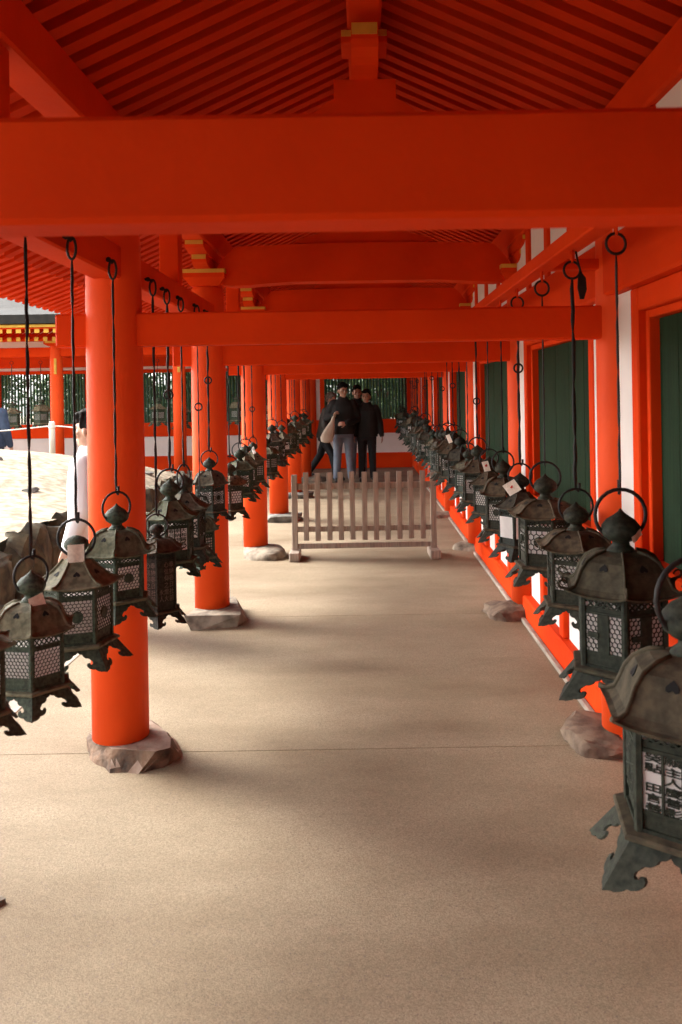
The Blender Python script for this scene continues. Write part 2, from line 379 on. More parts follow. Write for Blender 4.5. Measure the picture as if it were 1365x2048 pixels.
# rafters (each its own piece) and the boards above them
RSP = 0.13
def rafter_mesh(xa, xb, za, zb, w=0.034, h=0.07, name='rafter'):
    b = MB(); vv = []
    for x, z in ((xa, za), (xb, zb)):
        for yy_, zz in ((-w, 0), (w, 0), (w, h), (-w, h)): vv.append((x, yy_, z + zz))
    return b.add(vv, [(0, 1, 2, 3), (4, 5, 6, 7)] + [(k, (k + 1) % 4, 4 + (k + 1) % 4, 4 + k) for k in range(4)]).mesh(name, 'red_shaded' if name == 'rafter' else 'red')
zr = lambda d: AP - PITCH * d
raf_l = rafter_mesh(CX - 0.005, -1.93, zr(0.04), zr(1.965))
raf_r = rafter_mesh(CX + 0.005, 1.32, zr(0.04), zr(1.285))
FX0, FX1, FZ0, FZ1 = -1.80, -2.46, zr(1.835) + 0.105, zr(1.835) + 0.105 - 0.66 * 0.37
raf_f = rafter_mesh(FX0, FX1, FZ0, FZ1, 0.032, 0.06, 'flying_rafter')
n_r = int((13.0 - 0.6) / RSP)
for i in range(n_r):
    yy = 0.62 + RSP * i
    link('rafter', raf_l, cor, (0, yy, 0)); link('rafter', raf_r, cor, (0, yy, 0)); link('flying_rafter', raf_f, cor, (0, yy, 0))
rest = MB()
for yy in [0.62 - RSP * (i + 1) for i in range(46)] + [0.62 + RSP * (n_r + i) for i in range(24)]:
    for me in (raf_l, raf_r, raf_f):
        rest.add([(v.co.x, v.co.y + yy, v.co.z) for v in me.vertices], [list(p.vertices) for p in me.polygons])
tag(rest.build('rafter_row', 'red', cor), kind='stuff')
def slab(name, pts, th, m):
    b = MB(); n = len(pts); vv = []
    for yv in (y0, y1):
        vv += [(x, yv, z) for x, z in pts] + [(x, yv, z + th) for x, z in pts]
    F = []
    for k in range(n - 1):
        F += [(k, k + 1, 2 * n + k + 1, 2 * n + k), (n + k, n + k + 1, 3 * n + k + 1, 3 * n + k)]
        F += [(k, k + 1, n + k + 1, n + k), (2 * n + k, 2 * n + k + 1, 3 * n + k + 1, 3 * n + k)]
    F += [(0, n, 3 * n, 2 * n), (n - 1, 2 * n - 1, 4 * n - 1, 3 * n - 1)]
    return b.add(vv, F).build(name, m, cor)
slab('roof_boards', [(-1.95, zr(1.985) + 0.072), (CX, AP + 0.062), (1.34, zr(1.305) + 0.072)], 0.02, 'red_shaded')
slab('eave_boards', [(FX1 - 0.03, FZ1 + 0.052), (FX0 + 0.02, FZ0 + 0.068)], 0.02, 'red')
slab('roof_covering', [(-2.62, FZ1 + 0.10), (-1.9, zr(1.935) + 0.2), (CX, AP + 0.30), (1.9, zr(1.865) + 0.22), (2.6, zr(2.3) + 0.12)], 0.10, 'bark_roof')
MB().box(-1.985, -1.90, y0, y1, zr(1.94) + 0.064, zr(1.94) + 0.115, 0.004).build('eave_batten', 'red', cor)
MB().box(FX1 - 0.045, FX1 - 0.005, y0, y1, FZ1 + 0.055, FZ1 + 0.12, 0.004).build('eave_fascia', 'red', cor)

# right wall: sill, plaster, dado rail, framed shutters, upper plaster
MB().box(1.10, 1.30, y0, 18.5, 0.0, 0.15, 0.012).build('wall_sill', 'red', cor)
MB().box(1.115, 1.28, y0, 18.5, 0.655, 0.885, 0.01).build('dado_rail', 'red', cor)
MB().box(1.16, 1.24, y0, 18.5, 0.151, 0.654).build('lower_plaster', 'white', cor)
MB().box(1.09, 1.27, y0, 18.5, 2.217, 2.599).build('upper_plaster', 'white', cor)
MB().box(1.30, 1.34, y0, 18.5, -0.3, 3.0).build('back_boarding', 'stone_dark', cor)
ybays = [-1.3] + COLY
for a, b_ in zip(ybays[:-1], ybays[1:]):
    mid = (a + b_) / 2
    for yy in (a + 0.62, mid, b_ - 0.62):
        MB().box(1.125, 1.235, yy - 0.05, yy + 0.05, 0.152, 0.653, 0.006).build('wall_post', 'red', cor)
    for yy in (a + 0.6, mid, b_ - 0.6):
        MB().box(1.07, 1.24, yy - 0.045, yy + 0.045, 2.218, 2.598, 0.005).build('wall_strut', 'red', cor)
    # white side strips
    w0, w1 = a + 0.285, b_ - 0.285
    for (p, q) in ((a + 0.08, w0), (w1, b_ - 0.08)):
        MB().box(1.104, 1.27, p, q, 0.887, 1.968).build('plaster_strip', 'white', cor)
    fr = MB().box(1.098, 1.26, w0 + 0.002, w0 + 0.085, 0.886, 1.968, 0.006).build('window_frame', 'red', cor)
    MB().box(1.098, 1.26, w1 - 0.085, w1 - 0.002, 0.886, 1.968, 0.006).build('jamb', 'red', fr)
    MB().box(1.100, 1.26, w0 + 0.087, w1 - 0.087, 1.875, 1.967, 0.006).build('lintel', 'red', fr)
    for (p, q) in ((w0 + 0.087, w0 + 0.125), (w1 - 0.125, w1 - 0.087)):
        MB().box(1.130, 1.25, p, q, 0.888, 1.873, 0.004).build('inner_jamb', 'red', fr)
    MB().box(1.130, 1.25, w0 + 0.127, w1 - 0.127, 1.842, 1.873, 0.004).build('inner_lintel', 'red', fr)
    nb = 9; s0, s1 = w0 + 0.127, w1 - 0.127
    for k in range(nb):
        p, q = s0 + (s1 - s0) * k / nb, s0 + (s1 - s0) * (k + 1) / nb
        MB().box(1.172 + 0.0012 * (k % 2), 1.22, p + 0.0003, q - 0.0003, 0.888, 1.84, 0.0).build('shutter_board', 'green', cor)
# unseen side and end walls added behind viewpoint to shade near floor and beam
for nm, z0_, z1_, m_, x_ in (('wall_sill', 0.0, 0.15, 'red', -1.19), ('lower_plaster', 0.151, 0.654, 'white', -1.16), ('dado_rail', 0.655, 0.885, 'red', -1.185), ('unseen_shutter', 0.886, 1.968, 'green', -1.15), ('wall_beam', 1.97, 2.074, 'red', -1.185), ('upper_plaster', 2.216, 2.599, 'white', -1.15)):
    MB().box(x_ - 0.06, x_ + 0.10, -5.5, -0.65, z0_, z1_).build(nm, m_, cor)  # every piece here belongs to the added unseen side wall
MB().box(-1.2, 1.3, -5.6, -5.505, 0.0, 3.25).build('unseen_end_wall', 'red', cor)
# kerb along the wall foot
for a, b_ in zip(ybays[:-1], ybays[1:]):
    MB().box(1.066, 1.098, a + 0.2, b_ - 0.2, -0.01, 0.022, 0.006).build('wall_kerb', 'kerb', cor)

# ---------------------------------------------------------------- foundation stones
def rock(name, c, size, m, seed, label, npt=16, flat=None, cat='stone', group=None, rz=0.0, parent=None, rough=0.05, round_=0, side=None):
    rnd = random.Random(seed); bm = bmesh.new()
    for _ in range(npt):
        d = Vector((rnd.gauss(0, 1), rnd.gauss(0, 1), rnd.gauss(0, 0.8))).normalized() * rnd.uniform(0.86, 1.06)
        d = Vector([math.copysign(abs(q) ** 0.75, q) for q in d])
        if flat is not None and d.z > 0: d.z = 1.0
        bm.verts.new(d)
    r_ = bmesh.ops.convex_hull(bm, input=bm.verts[:])
    bmesh.ops.delete(bm, geom=[v for v in bm.verts if not v.link_faces], context='VERTS')
    bmesh.ops.triangulate(bm, faces=bm.faces[:])
    bmesh.ops.subdivide_edges(bm, edges=bm.edges[:], cuts=3 if parent is None else 2, use_grid_fill=True)
    if round_: 
        for _ in range(round_): bmesh.ops.smooth_vert(bm, verts=bm.verts[:], factor=0.5, use_axis_x=True, use_axis_y=True, use_axis_z=True)
    off = Vector((rnd.random() * 50, rnd.random() * 50, rnd.random() * 50)); sz = Vector(size); mn = min(size)
    for v in bm.verts:
        p = Vector((v.co.x * sz.x, v.co.y * sz.y, v.co.z * (flat if (flat is not None and v.co.z > 0) else sz.z)))
        nrm = v.co.normalized(); q = p / max(size)
        e = rough * (noise.noise(q * 3 + off) + 0.6 * noise.noise(q * 8 + off) + 0.35 * noise.noise(q * 18 + off))
        v.co = p + nrm * e * max(size) * 0.8 * (0.35 if (flat is not None and v.co.z > 0.97) else 1)
    for f in bm.faces: f.smooth = True
    me = bpy.data.meshes.new(name); bm.to_mesh(me); bm.free(); me.materials.append(M[m])
    me.set_sharp_from_angle(angle=R(36))
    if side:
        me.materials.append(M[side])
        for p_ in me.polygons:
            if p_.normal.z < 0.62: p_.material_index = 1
    o = link(name, me, parent, c, rz)
    if parent is None: tag(o, label, cat, group)
    return o
rock('foundation_stone', (LX + 0.045, 3.74, 0.0), (0.235, 0.25, 0.09), 'stone_brown', 4, 'flat brown foundation stone with dark broken edges under the nearest open-side column', 22, 0.078, rough=0.09, rz=R(25), side='stone_edge')
rock('foundation_stone', (LX + 0.03, 5.98, 0.0), (0.24, 0.33, 0.10), 'stone', 16, 'pale angular foundation stone with sharp facets under the second column', 13, 0.088, rough=0.025)
rock('foundation_stone', (LX + 0.07, 8.42, 0.0), (0.28, 0.36, 0.12), 'stone', 22, 'rounded grey-beige foundation stone bulging beside the picket barrier', 24, 0.092, rough=0.05, round_=3)
rock('foundation_stone', (LX + 0.07, 10.85, 0.0), (0.30, 0.32, 0.12), 'stone_grey', 31, 'dark grey foundation stone under the column just behind the barrier', 18, 0.085, round_=2)
rock('foundation_stone', (LX + 0.05, 13.3, 0.0), (0.30, 0.28, 0.11), 'stone_grey', 37, 'grey foundation stone under the column where distant lanterns cluster', 18, 0.085, round_=2)
rock('foundation_stone', (LX + 0.14, 15.85, 0.0), (0.34, 0.28, 0.12), 'stone', 41, 'low foundation stone at the corridor corner beside the striding visitor', 18, 0.085, round_=2)
rock('foundation_stone', (LX - 0.11, 2.60, -0.02), (0.075, 0.08, 0.055), 'stone', 44, 'small pale stone lying on the floor short of the flat brown foundation stone', 14, 0.035)
rock('foundation_stone', (1.05, 3.80, 0.0), (0.175, 0.24, 0.10), 'stone_red', 52, 'rounded reddish boulder at the wall foot under the large honeycomb lantern', 30, None, rough=0.10, round_=1)
rock('foundation_stone', (1.02, 6.02, 0.0), (0.19, 0.26, 0.10), 'stone_red', 57, 'low reddish rock at the wall foot beside the white plaster panels', 26, None, rough=0.13)
rock('foundation_stone', (1.03, 8.5, 0.0), (0.17, 0.22, 0.085), 'stone', 63, 'small pale rock at the wall foot near the barrier end', 18, None)
rock('foundation_stone', (1.03, 10.9, 0.0), (0.17, 0.22, 0.085), 'stone', 65, 'pale rock at the wall foot beyond the barrier', 18, None)

# ---------------------------------------------------------------- picket barrier
fy = 8.2
fn_ = thing('picket_barrier', (0.0, fy, 0), 'freestanding grey wooden picket barrier standing across the corridor floor', 'fence', rz=R(1.2))
for x in (-0.665, 0.675):
    MB().box(x - 0.028, x + 0.028, -0.024, 0.024, 0.075, 0.81, 0.004).build('post', 'wood', fn_)
    MB().box(x - 0.05, x + 0.05, -0.17, 0.17, 0.0, 0.085, 0.008).build('foot_block', 'wood', fn_)
for nm, z0, z1 in (('top_rail', 0.665, 0.725), ('middle_rail', 0.258, 0.308), ('bottom_rail', 0.095, 0.145)):
    MB().box(-0.636, 0.646, -0.010, 0.014, z0, z1, 0.003).build(nm, 'wood', fn_)
pk = MB().box(-0.0255, 0.0255, -0.009, 0.009, 0.175, 0.83, 0.003).mesh('picket', 'wood')
for k in range(11):
    o = link('picket', pk, fn_, (-0.555 + 0.1125 * k, -0.0205, 0.008 * (random.random() - 0.5))); o.rotation_euler = (0, R(random.uniform(-0.5, 0.5)), 0)

# ---------------------------------------------------------------- lanterns
S60 = math.sqrt(3) / 2
def hexpt(k, r): return (r * math.cos(R(60 * k)), r * math.sin(R(60 * k)))
PROFILE = {'dome': [(0.20, 0.90), (0.38, 0.885), (0.62, 0.83), (0.84, 0.71), (0.97, 0.53), (1.04, 0.34), (1.11, 0.18), (1.22, 0.085), (1.32, 0.065)],
           'cone': [(0.20, 0.78), (0.38, 0.755), (0.50, 0.62), (0.64, 0.47), (0.82, 0.32), (1.00, 0.19), (1.16, 0.10), (1.28, 0.07)],
           'low': [(0.20, 0.66), (0.42, 0.64), (0.70, 0.57), (0.93, 0.44), (1.08, 0.27), (1.22, 0.13), (1.36, 0.08)]}
cache = {}
def cached(key, fn):
    if key not in cache: cache[key] = fn()
    return cache[key]
def roof_mesh(kind, bh, curls):
    b = MB(); P = PROFILE[kind]; ns = 8; rows = []
    vv = []; n = 6 * ns
    for (r, z) in P:
        for k in range(6):
            for j in range(ns):
                (xa, ya), (xb, yb) = hexpt(k, r), hexpt(k + 1, r); t = j / ns
                e = abs(2 * t - 1)               # 1 at the corner
                q = max(0, (r - 0.9) / 0.42)
                lift = 0.10 * q * q * e ** 3
                sc_ = 1 + 0.05 * q * e ** 4
                vv.append(((xa + (xb - xa) * t) * sc_, (ya + (yb - ya) * t) * sc_, bh + z + lift - 0.02))
    m_ = len(P)
    F = [(i * n + k, i * n + (k + 1) % n, (i + 1) * n + (k + 1) % n, (i + 1) * n + k) for i in range(m_ - 1) for k in range(n)]
    th = [(x * 0.985, y * 0.985, z - 0.045) for x, y, z in vv]; o = len(vv)
    F2 = [tuple(o + i for i in f) for f in F]
    rim = [((m_ - 1) * n + k, (m_ - 1) * n + (k + 1) % n, o + (m_ - 1) * n + (k + 1) % n, o + (m_ - 1) * n + k) for k in range(n)]
    rim += [(k, (k + 1) % n, o + (k + 1) % n, o + k) for k in range(n)]
    b.add(vv + th, F + F2 + rim, False)
    for k in range(6):   # ridge ribs
        pts = [Vector(vv[i * n + k * ns]) + Vector((0, 0, 0.012)) for i in range(1, m_)]
        b.tube(pts, [(0.045, 0.03)] * len(pts), 6)
        if curls:
            d = Vector((math.cos(R(60 * k)), math.sin(R(60 * k)), 0)); e0 = pts[-1]
            cp = [e0 + d * (0.02 + 0.16 * math.sin(a) * (1 - a / 9)) + Vector((0, 0, 0.02 + 0.13 * (1 - math.cos(a)) * (1 - a / 9))) for a in [i * 0.55 for i in range(9)]]
            b.tube([e0] + cp, [0.035 - 0.002 * i for i in range(10)], 6)
    return b.mesh('roof', 'bronze_roof')
def heart_mesh(kind, bh):
    b = MB(); P = PROFILE[kind]; i = len(P) // 2 - 1
    (r0, z0), (r1, z1) = P[i], P[i + 1]
    c = Vector(((r0 + r1) / 2 * S60, 0, bh + (z0 + z1) / 2 - 0.02)); tdir = Vector(((r1 - r0) * S60, 0, z1 - z0)).normalized()
    nrm = Vector((-tdir.z, 0, tdir.x)); nrm = nrm if nrm.x > 0 else -nrm
    H = [(0.0, 0.10), (0.05, 0.05), (0.095, -0.01), (0.09, -0.06), (0.045, -0.075), (0.0, -0.04), (-0.045, -0.075), (-0.09, -0.06), (-0.095, -0.01), (-0.05, 0.05)]
    b.prism(H, lambda u, v, t: c + Vector((0, u, 0)) - tdir * v + nrm * t, 0.004, 0.014)
    return b.mesh('heart_plate', 'hole_dark')  # solid dark plate on the roof in place of a pierced heart
def finial_mesh(top, kind):
    if kind == 'jewel': P = [(0.30, 0.0), (0.27, 0.06), (0.19, 0.12), (0.18, 0.20), (0.26, 0.23), (0.38, 0.32), (0.425, 0.44), (0.40, 0.56), (0.30, 0.68), (0.16, 0.77), (0.07, 0.84), (0.0, 0.93)]
    else: P = [(0.28, 0.0), (0.2, 0.08), (0.17, 0.2), (0.29, 0.27), (0.36, 0.38), (0.34, 0.5), (0.24, 0.60), (0.1, 0.66), (0.0, 0.68)]
    return MB().lathe([(r, z + top) for r, z in P], 20).mesh('finial', 'bronze')
def body_mesh(bh, wz0, wz1):
    b = MB()
    for k in range(6):
        x, y_ = hexpt(k, 0.985); c, s_ = math.cos(R(60 * k)), math.sin(R(60 * k))
        def f(u, v, t, x=x, y_=y_, c=c, s_=s_): return (x + c * u - s_ * v, y_ + s_ * u + c * v, t)
        b.prism([(0.03, -0.03), (0.03, 0.03), (-0.02, 0.085), (-0.055, 0.06), (-0.055, -0.06), (-0.02, -0.085)], f, 0, bh)
    def ring(ro, ri, z0, z1):
        vv = [(*hexpt(k, r), z) for (r, z) in ((ro, z0), (ro, z1), (ri, z1), (ri, z0)) for k in range(6)]
        b.add(vv, [(i * 6 + k, i * 6 + (k + 1) % 6, ((i + 1) % 4) * 6 + (k + 1) % 6, ((i + 1) % 4) * 6 + k) for i in range(4) for k in range(6)])
    ring(0.955, 0.90, 0.0, wz0); ring(1.0, 0.9, 0.0, 0.05); ring(0.985, 0.9, wz0 - 0.045, wz0 + 0.012)
    ring(0.985, 0.9, wz1 - 0.012, wz1 + 0.045); ring(0.955, 0.9, wz1 + 0.045, wz1 + 0.13); ring(0.99, 0.9, bh - 0.085, bh)
    for k in range(6):     # openwork frieze below the roof
        z0, z1 = wz1 + 0.13, bh - 0.085
        (xa, ya), (xb, yb) = hexpt(k, 0.945), hexpt(k + 1, 0.945)
        for j in range(5):
            t0, t1 = 0.1 + 0.16 * j, 0.1 + 0.16 * (j + 1)
            for (p, q) in (((t0, z0), (t1, z1)), ((t0, z1), (t1, z0))):
                b.tube([(xa + (xb - xa) * p[0], ya + (yb - ya) * p[0], p[1]), (xa + (xb - xa) * q[0], ya + (yb - ya) * q[0], q[1])], 0.022, 4, False)
    return b.mesh('body_frame', 'bronze')
def base_mesh():
    b = MB().lathe([(1.02, 0.0), (1.16, -0.015), (1.19, -0.04), (1.19, -0.09), (1.10, -0.13), (0.2, -0.14)], 6, smooth=False)
    return b.mesh('base_plate', 'bronze_roof')
def leg_mesh(L=0.64):
    prof = [(0, 0), (0.57, 0), (0.565, 0.07), (0.53, 0.14), (0.46, 0.165), (0.455, 0.24), (0.40, 0.31), (0.32, 0.325), (0.29, 0.39), (0.255, 0.45), (0.26, 0.52), (0.30, 0.56), (0.345, 0.545), (0.335, 0.50),
            (0.39, 0.495), (0.435, 0.55), (0.44, 0.63), (0.40, 0.71), (0.33, 0.745), (0.26, 0.74), (0.23, 0.80), (0.15, 0.845), (0.08, 0.845), (0.0, 0.875)]
    b = MB()
    for sg in (1, -1):
        def f(u, v, t, sg=sg): return (1.12 - 0.5 * u + 0.42 * v + 0.12 * v * v + t, sg * (0.866 * u), -0.125 - v * L)
        b.prism(prof, f, 0.0, -0.045)
    return b.mesh('leg', 'bronze')
PW = 0.80
def honey_mesh(wz0, wz1, pitch, medal):
    b = MB(); h = pitch / math.sqrt(3); x0, x1 = -PW / 2, PW / 2; cl = lambda v, a, c: min(max(v, a), c)
    rows = int((wz1 - wz0) / (1.5 * h)) + 2; colsn = int(PW / pitch) + 2; X = 0.838
    for j in range(rows):
        for i in range(colsn):
            cx_ = x0 + (i + (0.5 if j % 2 else 0.0)) * pitch; cz = wz0 + 0.6 * h + j * 1.5 * h
            if cx_ - pitch / 2 > x1 or cz - h > wz1: continue
            o = [(cl(cx_ + h * math.sin(R(60 * k)), x0, x1), cl(cz + h * math.cos(R(60 * k)), wz0, wz1)) for k in range(6)]
            q = 0.85
            ii = [(cl(cx_ + q * h * math.sin(R(60 * k)), x0, x1), cl(cz + q * h * math.cos(R(60 * k)), wz0, wz1)) for k in range(6)]
            vv = [(X + 0.02, u, v) for u, v in o] + [(X + 0.02, u, v) for u, v in ii] + [(X - 0.0, u, v) for u, v in ii]
            F = [(k, (k + 1) % 6, 6 + (k + 1) % 6, 6 + k) for k in range(6)] + [(6 + k, 6 + (k + 1) % 6, 12 + (k + 1) % 6, 12 + k) for k in range(6)]
            b.add(vv, F)
    if medal:
        zc = (wz0 + wz1) / 2
        if medal == 'disc':
            P = [(0.17 * math.cos(R(30 * k)), 0.17 * math.sin(R(30 * k))) for k in range(12)]
            b.prism(P, lambda u, v, t: (X + t, u, zc + v), 0.0, 0.05)
        elif medal == 'comma':
            b.tube([(X + 0.04, 0.16 * math.cos(a), zc + 0.16 * math.sin(a)) for a in [i * 0.5 for i in range(10)]], [0.07 - 0.005 * i for i in range(10)], 6)
            b.ball((X + 0.03, 0.13, zc), (0.03, 0.10, 0.10))
        elif medal == 'bar':
            b.box(X, X + 0.035, -0.13, 0.13, wz0, wz1); b.box(X, X + 0.06, -0.34, -0.10, zc - 0.09, zc + 0.02)
    return b.mesh('openwork_panel', 'bronze')
def grid_mesh(wz0, wz1):
    b = MB(); X = 0.838
    for i in range(6): u = -PW / 2 + PW * i / 5; b.box(X, X + 0.025, u - 0.03, u + 0.03, wz0, wz1)
    for i in range(6): v = wz0 + (wz1 - wz0) * i / 5; b.box(X + 0.002, X + 0.023, -PW / 2, PW / 2, v - 0.03, v + 0.03)
    return b.mesh('openwork_panel', 'bronze')
def solid_mesh(wz0, wz1):
    b = MB().box(0.838, 0.868, -PW / 2, PW / 2, wz0, wz1)
    return b.mesh('solid_panel', 'bronze')
def star_mesh(wz0, wz1):
    b = MB(); X = 0.838; zc = (wz0 + wz1) / 2
    for i in range(9):
        a = R(20 * i); L = 0.6
        u, v = math.cos(a) * L, math.sin(a) * L
        k = min(1, PW / 2 / max(abs(u), 1e-4), (wz1 - wz0) / 2 / max(abs(v), 1e-4))
        b.tube([(X + 0.01, -u * k, zc - v * k), (X + 0.01, u * k, zc + v * k)], 0.022, 4, False)
    for r in (0.13, 0.26, 0.39): b.tube([(X + 0.012, r * math.cos(R(30 * j)), zc + r * math.sin(R(30 * j))) for j in range(12)], 0.02, 4, closed=True)
    return b.mesh('openwork_panel', 'bronze')
def glyph(ch, size):
    c = bpy.data.curves.new('glyph', 'FONT'); c.body = ch; c.size = size; c.align_x = 'CENTER'; c.align_y = 'CENTER'; c.extrude = 0.012
    c.resolution_u = 2; o = bpy.data.objects.new('glyph', c); COL.objects.link(o)
    dg = bpy.context.evaluated_depsgraph_get(); dg.update()
    me = bpy.data.meshes.new_from_object(o.evaluated_get(dg)); bpy.data.objects.remove(o); bpy.data.curves.remove(c)
    vv = [v.co.copy() for v in me.vertices]; F = [list(p.vertices) for p in me.polygons]; bpy.data.meshes.remove(me)
    if vv:
        mx = [sum((min(v[i] for v in vv), max(v[i] for v in vv))) / 2 for i in (0, 1)]
        vv = [Vector((v.x - mx[0], v.y - mx[1], v.z)) for v in vv]
    return vv, F
def text_mesh(wz0, wz1, columns, size, m, bars=True, thick=1.0, xoff=0.845, web=True):
    b = MB(); n = len(columns); cw = PW / n
    for i, s_ in enumerate(columns):     # first string is the rightmost column
        u0 = PW / 2 - cw * (i + 0.5); ch = (wz1 - wz0) / len(s_)
        for j, c_ in enumerate(s_):
            if c_ == ' ': continue
            vv, F = glyph(c_, size); zc = wz1 - ch * (j + 0.5)
            b.add([(xoff + v.z * thick, u0 + v.x * (cw * 0.93 / size), zc + v.y * (ch * 0.95 / size)) for v in vv], F)
        if bars and i < n - 1: b.box(xoff - 0.01, xoff + 0.02, PW / 2 - cw * (i + 1) - 0.018, PW / 2 - cw * (i + 1) + 0.018, wz0, wz1)
    return b.mesh('lettered_panel', m)
def paper_mesh(wz0, wz1): return MB().box(0.815, 0.828, -PW / 2 - 0.02, PW / 2 + 0.02, wz0, wz1).mesh('paper_pane', 'paper')
def ring_mesh(zc, r):
    return MB().tube([(r * math.cos(R(15 * k)), 0, zc + r * math.sin(R(15 * k))) for k in range(24)], 0.042, 8, closed=True).mesh('hanging_ring', 'iron')

def lantern(x, y_, zb, rad, rz, label, roof='dome', panel='hex', medal=None, bh=1.63, wz=(0.42, 1.24), pitch=0.108, finial='jewel',
            hearts=True, curls=False, group='bronze lanterns hung along the corridor', side=1, ztop=2.085, midring=False, detail=2, ringrot=0.0, texts=None, solid_faces=()):
    t = thing('hanging_lantern', (x, y_, zb), label, 'lantern', group, rz); t.scale = (rad, rad, rad)
    wz0, wz1 = wz[0] * (bh / 1.63 if bh < 2 else 1), (wz[1] if bh < 2 else bh - 0.4)
    top = {'dome': 0.90, 'cone': 0.78, 'low': 0.66}[roof] + bh - 0.03
    rg = top + 0.78 if finial == 'jewel' else top + 0.6
    link('body_frame', cached(('body', bh, wz), lambda: body_mesh(bh, wz0, wz1)), t)
    rf = link('roof', cached(('roof', roof, bh, curls), lambda: roof_mesh(roof, bh, curls)), t)
    if hearts and detail > 1:
        for k in range(6): link('heart_plate', cached(('heart', roof, bh), lambda: heart_mesh(roof, bh)), rf, rz=R(30 + 60 * k))
    link('finial', cached(('fin', top, finial), lambda: finial_mesh(top, finial)), t)
    link('base_plate', cached('base', base_mesh), t)
    for k in range(6): link('leg', cached('leg', leg_mesh), t, rz=R(60 * k))
    for k in range(6):
        if k in solid_faces: link('solid_panel', cached(('solid', bh, wz), lambda: solid_mesh(wz0, wz1)), t, rz=R(30 + 60 * k)); continue
        if texts and k in texts:
            key = ('text', bh, tuple(texts[k][0]), texts[k][2])
            pn = link('lettered_panel', cached(key, lambda: text_mesh(wz0, wz1, texts[k][0], 0.2, texts[k][1], texts[k][2])), t, rz=R(30 + 60 * k))
            if texts[k][1] != 'bronze':
                link('solid_panel', cached(('solid2', bh, wz), lambda: MB().box(0.80, 0.838, -PW / 2 - 0.03, PW / 2 + 0.03, wz0, wz1).mesh('solid_panel', 'bronze')), t, rz=R(30 + 60 * k)); continue
        elif panel == 'hex': pn = link('openwork_panel', cached(('hex', bh, wz, pitch, medal), lambda: honey_mesh(wz0, wz1, pitch, medal)), t, rz=R(30 + 60 * k))
        elif panel == 'grid': pn = link('openwork_panel', cached(('grid', bh, wz), lambda: grid_mesh(wz0, wz1)), t, rz=R(30 + 60 * k))
        elif panel == 'star': pn = link('openwork_panel', cached(('star', bh, wz), lambda: star_mesh(wz0, wz1)), t, rz=R(30 + 60 * k))
        link('paper_pane', cached(('paper', bh, wz), lambda: paper_mesh(wz0, wz1)), pn)
    # ring, rod and hook (world-oriented inside the rotated, scaled lantern)
    ro = link('hanging_ring', cached(('ring', rg), lambda: ring_mesh(rg, 0.55)), t, rz=-rz + ringrot)
    zt = (ztop - zb) / rad; zr0 = rg + 0.55 - 0.03; b = MB(); rr = 0.0060 / rad
    OFF = 0.105 / rad if side > 0 else 0.35
    L = zt - OFF - zr0; npin = max(3, int(L * rad / 0.16)); pts = []; rads = []; xr = 0.0
    rnd = random.Random(int(x * 77 + y_ * 1313))
    for i in range(npin * 5 + 1):
        u = i / (npin * 5); ph = (u * npin) % 1.0
        w = 1.0 - 0.5 * math.exp(-((ph - 0.0) / 0.07) ** 2) - 0.5 * math.exp(-((ph - 1.0) / 0.07) ** 2)
        pts.append(((rnd.random() - 0.5) * 0.035, 0, zr0 + L * u)); rads.append((rr * w * 1.25, rr * w * 0.7))
    rod = b.tube(pts, rads, 6).build('hanging_rod', 'iron', t); rod.rotation_euler = (0, 0, -rz + rnd.random() * 2)
    b = MB(); b.tube([(0.02, 0, zr0 + 0.02), (0.09, 0, zr0 - 0.07), (0.13, 0, zr0 + 0.05), (0.13, 0, zr0 + 0.22)], rr * 0.9, 6)
    h = b.build('lower_hook', 'iron', rod)
    rt = (0.032 if side > 0 else 0.024) / rad; b = MB()
    b.tube([(rt * math.cos(R(20 * k)) * (1.0 if side > 0 else 0.6), 0, zt - OFF + rt * (1.0 if side > 0 else 1.5) + rt * (1.0 if side > 0 else 1.6) * math.sin(R(20 * k))) for k in range(18)], rr * 0.8, 6, closed=True)
    lk = b.build('top_link', 'iron', t); lk.rotation_euler = (0, 0, -rz + 0.15)
    zl = zt - OFF + rt * (2.0 if side > 0 else 3.1)
    b = MB()
    if side > 0: b.tube([(0, -0.1 * 0.1 / rad, zt + 0.06), (0, -0.008 / rad, zl - 0.04), (0, 0.008 / rad, zl - 0.04), (0, 0.1 * 0.1 / rad, zt + 0.06)], rr * 0.8, 6)
    else:
        dx = (LX + 0.055 - x) / rad
        b.tube([(dx, 0, zl + 0.02), (dx * 0.4, 0, zl + 0.0), (-dx * 0.1, 0, zl - 0.08), (dx * 0.15, 0, zl - 0.12)], rr * 1.0, 6); b.ball((dx * 0.5, 0, zl + 0.02), 0.011 / rad)
    hk = b.build('beam_hook', 'red' if side > 0 else 'iron', t); hk.rotation_euler = (0, 0, -rz)
    if midring:
        b = MB(); zc = zr0 + L * midring; rr2 = 0.022 / rad
        b.tube([(rr2 * math.cos(R(20 * k)), 0, zc + rr2 * math.sin(R(20 * k))) for k in range(18)], rr * 0.8, 6, closed=True).build('rod_ring', 'iron', t).rotation_euler = (0, 0, -rz)
    tc_ = TINTS[rnd.randrange(len(TINTS))] if side > 0 else TINTS[(1, 3, 5, 0, 3)[rnd.randrange(5)]]
    if 'largest dusty' in label: tc_ = (1.0, 0.95, 0.85)
    if 'onion finial' in label: tc_ = (0.85, 0.85, 0.75)
    if 'tall narrow black' in label: tc_ = TINTS[4]
    if y_ > 16.5 and x < -1.2: tc_ = (2.2, 2.4, 2.1)  # wing lanterns paled, courtyard brightness painted into their tint
    if side > 0 and x > 0: tc_ = tuple(q_ * 0.72 for q_ in tc_)  # wall-side row darkened, its lack of light painted into the tint
    for c_ in t.children_recursive: c_.color = (*tc_, 1)
    return t

